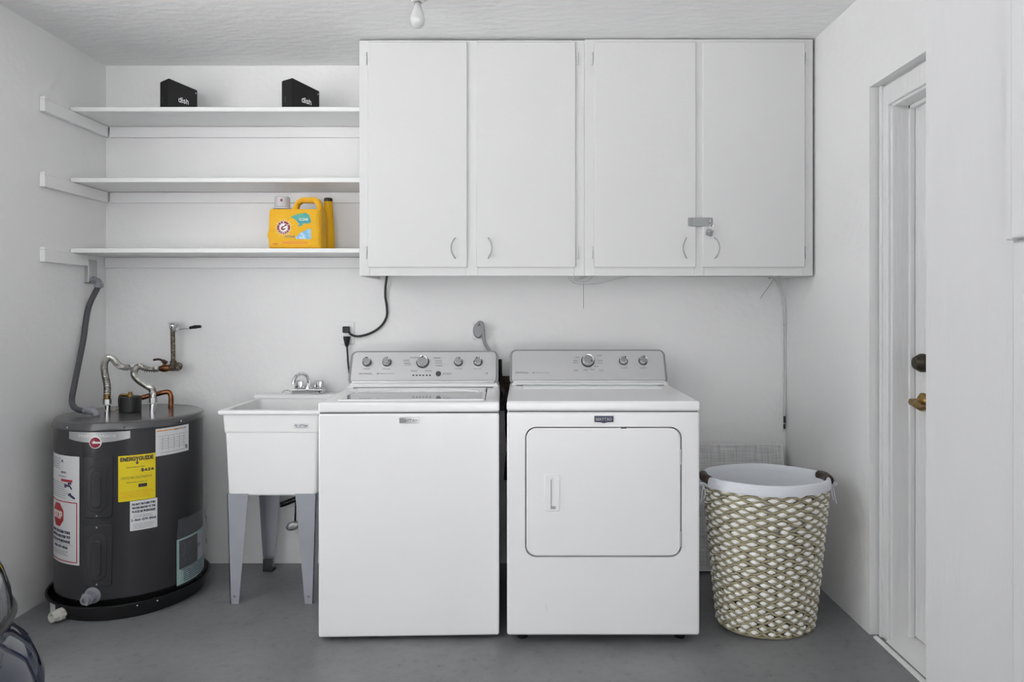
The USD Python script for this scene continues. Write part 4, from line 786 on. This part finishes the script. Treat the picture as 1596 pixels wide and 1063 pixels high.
pv = at(540.5, 528, -.02)
obj('plug', lathe([(0, 0), (.018, 0), (.017, .012), (.008, .05), (0, .052)], pv + (0, 0, .012), (0, 0, -1), 14), M['cord'], cb2); obj('prongs', bx(pv[0] - .012, pv[0] + .012, -.03, -.0075, pv[2] - .004, pv[2] + .012), M['cord'], cb2)
obj('cord', tube(spline([pv + (0, 0, -.03), at(541.5, 550, -.022), at(543, 570, -.03), at(547, 600, -.04), at(550, 640, -.05), at(552, 700, -.05)], 6), .0045, 8), M['cord'], cb2)
dp = thing('dryer_plug', 'round grey dryer plug with a thick grey cord on the wall above the washer', 'plug', at(746, 515, -.02))
dc_ = at(745.5, 515, -.02)
obj('plug', hull(np.vstack([np.c_[dc_[0] + .026 * np.cos(g) * (1 if math.sin(0) == 0 else 1), np.full(24, y), dc_[2] + .04 * np.sin(g)] for y, g in ((-.006, np.linspace(0, 2 * np.pi, 24)), (-.03, np.linspace(0, 2 * np.pi, 24)))] + [np.c_[dc_[0] + .02 * np.cos(g), np.full(24, -.038), dc_[2] + .032 * np.sin(g)] for g in [np.linspace(0, 2 * np.pi, 24)]])), M['greycord'], dp)
obj('cover_plate', face(bevel_plate(rrect(.062, .09, .008), .006, .002), (dc_[0], 0, dc_[2])), M['wall'], dp)
obj('cord', tube(spline([at(744, 507, -.04), at(747, 502.5, -.045), at(751, 504, -.045), at(753, 513, -.04), at(754, 527, -.035), at(757, 537, -.04), at(763, 547, -.045), at(768, 558, -.05), at(772, 600, -.06)], 6), .0082, 10), M['greycord'], dp)
# washer hook-up opening between the machines
hb = thing('hookup_opening', 'dark rusty opening in the wall between the washer and dryer', 'wall opening', at(784, 610, 0), kind='structure')
q0, q1 = at(773, 586, 0), at(799, 640, 0)
obj('backing', bx(q0[0], q1[0], -.006, -.0005, q1[2], q0[2]), M['rust'], hb, smooth=False)
for r_ in range(5):
    for c_ in range(2):
        w_ = (q1[0] - q0[0]) / 2; hgt = (q0[2] - q1[2]) / 5; x_ = q0[0] + c_ * w_; z_ = q0[2] - (r_ + 1) * hgt; o_ = .012 * random.random()
        obj('block', cbox(x_ + .003, x_ + w_ - .003, -.012 - o_, -.004, z_ + .003, z_ + hgt - .003, .002), M['rust'] if random.random() < .6 else M['black'], hb, smooth=False)
hs = thing('washer_hose', 'dark drain hose hanging in the gap between washer and dryer', 'hose', at(785, 680, -.2))
gx_ = (WX1 + DX0) / 2 + .002
obj('hose', [tube(spline([at(779, 560, -.06), at(781, 600, -.07), (gx_ - .012, -.12, .86), (gx_ - .004, -.14, .78), (gx_, -.16, .7), (gx_ + .006, -.12, .62), (gx_ - .002, -.12, .55), (gx_ - .01, -.10, .45)], 6), .010, 10)], M['cord'], hs)
obj('cord', tube(spline([at(790, 620, -.06), (gx_, -.1, .80), (gx_ - .006, -.12, .70), (gx_ + .004, -.13, .6), (gx_ - .004, -.14, .52)], 6), .007, 8), M['conduit'], hs)

# cables below the cabinet
zb = cabZ(430)
wc = thing('white_cable', 'loops of thin white cable hanging below the middle of the cabinets', 'cable', at(910, 436, -.05))
obj('cable', [tube(spline([np.r_[at(884, 430, -.06)[:2], zb + .02], at(889, 437, -.06), at(898, 442, -.06), at(915, 443.5, -.055), at(938, 441, -.05), at(962, 435, -.04), at(985, 431, -.03), at(1040, 430.5, -.02), at(1110, 431.5, -.015), at(1170, 431, -.012), at(1195, 431.5, -.01)], 6), .0024, 6),
              tube(spline([np.r_[at(887, 429, -.05)[:2], zb + .02], at(895, 436, -.05), at(906, 439, -.05), at(918, 437, -.05), np.r_[at(926, 429, -.05)[:2], zb + .02]], 6), .0022, 6),
              tube(spline([at(895, 431, -.045), at(902, 434, -.045), at(912, 430.5, -.045), at(918, 426, -.045)], 6), .003, 6)], M['white_cable'], wc)
obj('dark_tie', tube([at(902, 433.5, -.05), at(911, 430, -.048)], .003, 6), M['greycord'], wc)
st1 = obj('hanging_thread', tube([at(909.5, 441, -.056), at(909.6, 460, -.03), at(909.4, 481, -.006)], .0014, 5), M['string'], label='short thread hanging from the cable loops below the cabinets', cat='thread')
wc2 = thing('white_cable', 'pair of white cables dropping down the right corner of the back wall', 'cable', at(1222, 560, -.01))
obj('cable', [tube(spline([at(1195, 431.5, -.01), at(1205, 433, -.01), at(1214, 442, -.01), at(1220, 458, -.009), at(1223, 480, -.008), at(1224, 520, -.008), at(1224.5, 560, -.008), at(1224, 600, -.008), at(1223, 640, -.008), at(1222.5, 672, -.006)], 6), .0034, 8),
              tube(spline([at(1197, 430.5, -.012), at(1206, 436, -.012), at(1213, 447, -.012), at(1217, 462, -.012), at(1219.5, 480, -.01), at(1221, 520, -.006), at(1221.6, 600, -.005), at(1221, 672, -.004)], 6), .0026, 8)], M['white_cable'], wc2)
obj('clip', [rbox(*sorted((at(1220.2, 655, 0)[0], at(1223.4, 655, 0)[0])), -.012, -.001, at(0, 659, 0)[2], at(0, 648, 0)[2], .002), rbox(*sorted((at(1220.2, 655, 0)[0], at(1223, 655, 0)[0])), -.012, -.001, at(0, 668, 0)[2], at(0, 660, 0)[2], .002), disc(.0025, .007, at(1221, 507, 0), (0, -1, 0)), disc(.005, .008, at(1199, 432.5, 0), (0, -1, 0))], M['print'], wc2, label='black cable clips')
obj('hanging_thread', tube([at(1205, 437, -.012), at(1195, 451, -.008), at(1185, 465, -.003)], .0014, 5), M['string'], label='slanting loose thread by the right corner below the cabinet', cat='thread')

# ------------------------------------------------------------------ panel leaning behind the hamper
pn = thing('screen_panel', 'flat grey woven screen panel leaning on the wall behind the hamper', 'panel', (.93, -.08, 0))
ph_, pth = .60, .016
pb = -.15; th_ = math.asin((-.02 - pb) / .60)
pu_, pv_ = np.array([1., 0, 0]), np.array([0, math.sin(th_), math.cos(th_)])
px0, px1 = .70, 1.297
z0_ = .022
obj('screen', face(bevel_plate(rrect(px1 - px0, ph_, .004), pth, .002), ((px0 + px1) / 2, pb + .30 * math.sin(th_), z0_ + .30 * math.cos(th_)), pu_, pv_), M['screen'], pn)
fr_ = [ext(rr_ring(px1 - px0 + .004, ph_ + .004, .004, .006), pth + .002)]
obj('frame', [face(m_, ((px0 + px1) / 2, pb + .30 * math.sin(th_), z0_ + .30 * math.cos(th_)), pu_, pv_) for m_ in fr_], M['plastic'], pn)

# ------------------------------------------------------------------ woven hamper
HX0, HY0 = .977, -.714; hz0 = float(fz(HX0)) - .002
hp = thing('laundry_hamper', 'tall oval hamper woven of white pads and tan twine with a white liner', 'laundry hamper', (HX0, HY0, hz0))
HH = .585
def ab(z):
    t = np.clip(z / HH, -.1, 1.1); e = .25 * t * (1 - t)
    return .182 + .058 * t + .03 * e, .140 + .046 * t + .03 * e
NC, NR = 20, 32
pitch = (HH - .03) / NR
pads = []
for k in range(NR):
    z = .018 + pitch * (NR - 1 - k) + pitch / 2
    for j in range(NC):
        th = 2 * np.pi * (j + .5 * (k % 2)) / NC + .02 * rng.standard_normal()
        a_, b_ = ab(z)
        n_ = np.array([math.cos(th) / a_, math.sin(th) / b_, 0]); n_ /= np.linalg.norm(n_)
        c_ = np.array([HX0 + a_ * math.cos(th), HY0 + b_ * math.sin(th), hz0 + z + .001 * rng.standard_normal()])
        u_ = np.array([-n_[1], n_[0], 0])
        lower_ = k / NR
        W_ = (.0212 - .004 * lower_) * rng.uniform(.9, 1.12) * (a_ / .22) ** .7; H_ = .0108 * rng.uniform(.9, 1.1)
        q = []
        for uu in np.linspace(-1, 1, 7):
            hh = (1 - abs(uu) ** 1.7) * .92 + .08
            for vv in (-1, -.45, .45, 1):
                q.append(c_ + u_ * uu * W_ + np.array([0, 0, vv * hh * H_]) + n_ * (.0145 * (1 - .7 * uu * uu) * (1 - .75 * vv * vv)))
            q.append(c_ + u_ * uu * W_ * .9 - n_ * .003)
        m_ = hull(q)
        cv = np.array([0, -D, EYE]) - c_; fac = float(n_ @ cv / np.linalg.norm(cv)) / np.linalg.norm(cv) ** 2
        if z > .582: continue
        pads.append((fac, m_))
pads.sort(key=lambda x: -x[0])
twn = []
for k in range(NR + 1):
    zc = .018 + pitch * (NR - k)
    g = np.linspace(0, 2 * np.pi, NC * 10 + 1)
    w_ = np.cos(NC * (g - np.pi / NC * ((k - 1) % 2)))
    zz = zc - .0046 * w_ + .0008 * np.sin(7 * g + k)
    a_, b_ = ab(zz); off = .0035 - .0035 * np.cos(2 * NC * g)
    twn.append(tube(np.c_[HX0 + (a_ + off - .001) * np.cos(g), HY0 + (b_ + off - .001) * np.sin(g), hz0 + np.maximum(zz, .006)], .0052, 6, False))
obj('twine_weave', trimesh.util.concatenate(twn), M['twine'], hp, smooth=True, kind='stuff', label='tan twisted twine weave')
for i in range(NC * 2):
    th = np.pi * i / NC; zz = np.linspace(.004, HH, 10); a_, b_ = ab(zz)
    obj('stake', tube(np.c_[HX0 + (a_ - .004) * math.cos(th), HY0 + (b_ - .004) * math.sin(th), hz0 + zz], .003, 5), M['twine'], hp, smooth=True)
for fac, m_ in pads[:300]: obj('weave_pad', m_, M['pad'], hp, smooth=60)
obj('weave_pads', trimesh.util.concatenate([m_ for _, m_ in pads[300:]]), M['pad'], hp, smooth=60, kind='stuff')
obj('base', oval_loft(HX0, HY0, [(.172, .13, hz0 + .003), (.182, .14, hz0 + .004), (.184, .142, hz0 + .012), (.175, .133, hz0 + .014)], 48), M['twine'], hp)
# liner: hanging inside, folded over the rim
def liner_ring(z, grow, n=96, amp=0.):
    g = np.arange(n) * 2 * np.pi / n; a_, b_ = ab(np.full(n, z)); rip = grow + amp * (np.sin(9 * g + 20 * z) + .6 * np.sin(23 * g + 1.7)) 
    return np.c_[HX0 + (a_ + rip) * np.cos(g), HY0 + (b_ + rip) * np.sin(g), hz0 + z + (.0015 if grow > 0 else 0.) * np.sin(5 * g + .6)]
rings = [liner_ring(.566, .0145, amp=.0006), liner_ring(.574, .0155, amp=.0004), liner_ring(.588, .013), liner_ring(.600, .009), liner_ring(.606, .003), liner_ring(.604, -.004), liner_ring(.58, -.009), liner_ring(.5, -.013, amp=.0015), liner_ring(.38, -.016, amp=.0025), liner_ring(.26, -.02, amp=.003), liner_ring(.16, -.035, amp=.003), liner_ring(.12, -.07, amp=.003)]
n_ = 96; v = np.vstack(rings + [[[HX0, HY0, hz0 + .11]]]); f = []
for i in range(len(rings) - 1):
    for j in range(n_):
        k = (j + 1) % n_
        gap = lambda q: False
        f += [(i * n_ + j, i * n_ + k, (i + 1) * n_ + k), (i * n_ + j, (i + 1) * n_ + k, (i + 1) * n_ + j)]
for j in range(n_): f.append(((len(rings) - 1) * n_ + j, (len(rings) - 1) * n_ + (j + 1) % n_, len(v) - 1))
obj('liner', trimesh.Trimesh(v, f, process=False), M['liner'], hp, smooth=True, label='white cotton liner folded over the rim')
for sx_ in (-1, 1):
    th = np.pi if sx_ < 0 else 0
    g = th + np.linspace(-.26, .26, 15) - sx_ * .15 * 0; a_, b_ = ab(.6)
    pts = [(HX0 + (a_ + .004) * math.cos(q) , HY0 + (b_ + .004) * math.sin(q), hz0 + .590 + .004 * math.cos((q - th) * 5)) for q in g]
    up = [tube(pts, .018, 10)]
    obj('handle', up, M['leather'], hp, smooth=True, label='dark brown leather handle')
    e_ = np.array([HX0 + sx_ * .256, HY0 - .03, hz0 + .572])
    obj('liner_tie', [tube(spline([e_ - (sx_ * .012, 0, 0), e_ + (sx_ * .010, -.004, .006), e_ + (sx_ * .016, -.006, .002), e_ + (sx_ * .004, -.006, -.004)], 5), .004, 6), tube(spline([e_, e_ + (sx_ * .006, -.006, -.03), e_ + (sx_ * .014, -.008, -.075)], 5), .0022, 6), tube(spline([e_, e_ + (-sx_ * .004, -.008, -.03), e_ + (sx_ * .002, -.01, -.06)], 5), .0022, 6)], M['liner'], hp, smooth=True)

# ------------------------------------------------------------------ car nose at the lower left
CXc, CW, NOSE = -1.78, .88, -1.90
levels = [(.20,.78,.13),(.28,.82,.07),(.40,.86,.025),(.50,.878,.01),(.56,.880,.012),(.62,.868,.035),(.655,.850,.062),(.67,.842,.072),(.70,.842,.072),(.74,.840,.078),(.79,.835,.095),(.83,.825,.13),(.86,.79,.24),(.90,.74,.48),(.93,.66,.9)]
REAR = -6.35
def car_ring(w, back, n=64):
    out = []; Lc = .5
    for a in np.linspace(0, np.pi, n):             # front arc, right to left
        c_, s_ = math.cos(a), math.sin(a); e = 2 / 3.0
        out.append((CXc + w * math.copysign(abs(c_) ** e, c_), NOSE - back - Lc + Lc * abs(s_) ** e))
    for a in np.linspace(np.pi, 2 * np.pi, n):
        c_, s_ = math.cos(a), math.sin(a); e = 2 / 4.0
        out.append((CXc + w * math.copysign(abs(c_) ** e, c_), REAR + back * .3 + .4 - .4 * abs(s_) ** e))
    return np.array(out)
rings = [np.c_[car_ring(w, b), np.full(128, z)] for z, w, b in levels]
v = np.vstack(rings + [[[CXc, -4.2, .20]], [[CXc, -4.2, .95]]]); f = []; n_ = 128
for i in range(len(rings) - 1):
    for j in range(n_):
        k = (j + 1) % n_; f += [(i * n_ + j, i * n_ + k, (i + 1) * n_ + k), (i * n_ + j, (i + 1) * n_ + k, (i + 1) * n_ + j)]
for j in range(n_): k = (j + 1) % n_; f += [(len(v) - 2, k, j), (len(v) - 1, (len(rings) - 1) * n_ + j, (len(rings) - 1) * n_ + k)]
cbody = trimesh.Trimesh(v, f, process=False)
car = thing('car', 'dark blue parked car whose front corner shows at the lower left', 'car', (CXc, -4.0, 0))
cm = sub(cbody, cbody)if False else None
wheels = [(sx, y) for sx in (-1, 1) for y in (NOSE - .95, NOSE - 3.6)]
mb = sub(cbody, trimesh.util.concatenate([]) ) if False else cbody
arch = None
for sx, y in wheels:
    c_ = manifold3d.Manifold.cylinder(.30, .37, .37, 40).rotate((0, 90, 0)).translate((CXc + (sx * .64 if sx > 0 else sx * .64 - .30), y, .33)); arch = c_ if arch is None else arch + c_
carm = sub(cbody, arch)
obj('body', carm, M['carpaint'], car, smooth=40)
for sx, y in wheels:
    x0 = CXc + sx * .66; wl_ = obj('wheel', lathe([(.19, 0), (.30, 0), (.33, .03), (.335, .1), (.33, .17), (.30, .2), (.2, .2), (.19, .19)], (x0, y, .335), (sx, 0, 0), 40), M['tyre'], car)
    obj('rim', [lathe([(0, .15), (.05, .18), (.06, .15), (.19, .14), (.2, .19), (.205, .19), (.2, .1), (0, .1)], (x0, y, .335), (sx, 0, 0), 40)], M['satin'], wl_)
cab_l = [(.93, .66, .95 + .35), (1.1, .62, 1.25), (1.25, .58, 1.55), (1.40, .52, 1.85), (1.43, .46, 2.1)]
gr = []
for z, w, b in cab_l:
    g = np.linspace(0, 2 * np.pi, 48, endpoint=False); e = .4
    cy_ = (NOSE - b + REAR + .5 + (z - .93) * .9) / 2; ly = (NOSE - b - (REAR + .5 + (z - .93) * .9)) / 2
    gr.append(np.c_[CXc + w * np.sign(np.cos(g)) * abs(np.cos(g)) ** e, cy_ + ly * np.sign(np.sin(g)) * abs(np.sin(g)) ** e, np.full(48, z)])
v = np.vstack(gr + [[[CXc, -4.4, 1.44]]]); f = []
for i in range(len(gr) - 1):
    for j in range(48): k = (j + 1) % 48; f += [(i * 48 + j, i * 48 + k, (i + 1) * 48 + k), (i * 48 + j, (i + 1) * 48 + k, (i + 1) * 48 + j)]
obj('windows', trimesh.Trimesh(v, f, process=False), M['carglass'], car, smooth=40)
for j in range(48): k = (j + 1) % 48; f.append(((len(gr) - 1) * 48 + j, (len(gr) - 1) * 48 + k, len(v) - 1))
rv = v[-49:] ; obj('roof', hull(np.vstack([rv[:-1], rv[:-1] * (1, 1, 1) + (0, 0, .02)])), M['carpaint'], car, smooth=40)
def body_patch(a0, a1, z0, z1, off, na=20, nz=8, sx=1, edge=0.):
    """A patch of the body surface between plan angles and heights, lifted by off."""
    zs_ = np.array([l[0] for l in levels]); ws_ = np.array([l[1] for l in levels]); bs_ = np.array([l[2] for l in levels]); vv = []
    for z in np.linspace(z0, z1, nz):
        w, b = np.interp(z, zs_, ws_), np.interp(z, zs_, bs_)
        for a in np.linspace(a0, a1, na):
            c_, s_ = math.cos(a), math.sin(a); e = 2 / 3.0
            vv.append((CXc + sx * (w + off) * abs(c_) ** e, NOSE - b - .5 + (.5 + off) * abs(s_) ** e, z + off * .4))
    ff = [q for i in range(nz - 1) for j in range(na - 1) for a in [i * na + j] for q in ((a, a + 1, a + na + 1), (a, a + na + 1, a + na))]
    if sx < 0: ff = [q[::-1] for q in ff]
    return trimesh.Trimesh(vv, ff, process=False)
for sx in (1, -1):
    hl = obj('headlight', body_patch(.10, 1.05,   .705, .835, .004, sx=sx), M['lamp_in'], car, smooth=True, label='clear headlight')
    obj('lens', body_patch(.08, 1.07, .70, .84, .012, sx=sx), M['lens'], hl, smooth=True)
    obj('lens_rim', [tube(np.array(body_patch(.07, 1.08, .698, .842, .010, na=24, nz=24, sx=sx).vertices).reshape(24, 24, 3)[ix], .008, 8) for ix in (np.s_[0, :], np.s_[-1, :], np.s_[:, 0], np.s_[:, -1])], M['black'], hl, smooth=True)
obj('grille', [tube([(CXc - .55, NOSE - .012 - .02 * k, .44 + .035 * k), (CXc, NOSE + .006 - .012 * k * 0, .44 + .035 * k), (CXc + .55, NOSE - .012 - .02 * k, .44 + .035 * k)], .008, 6) for k in range(4)], M['black'], car, smooth=True)
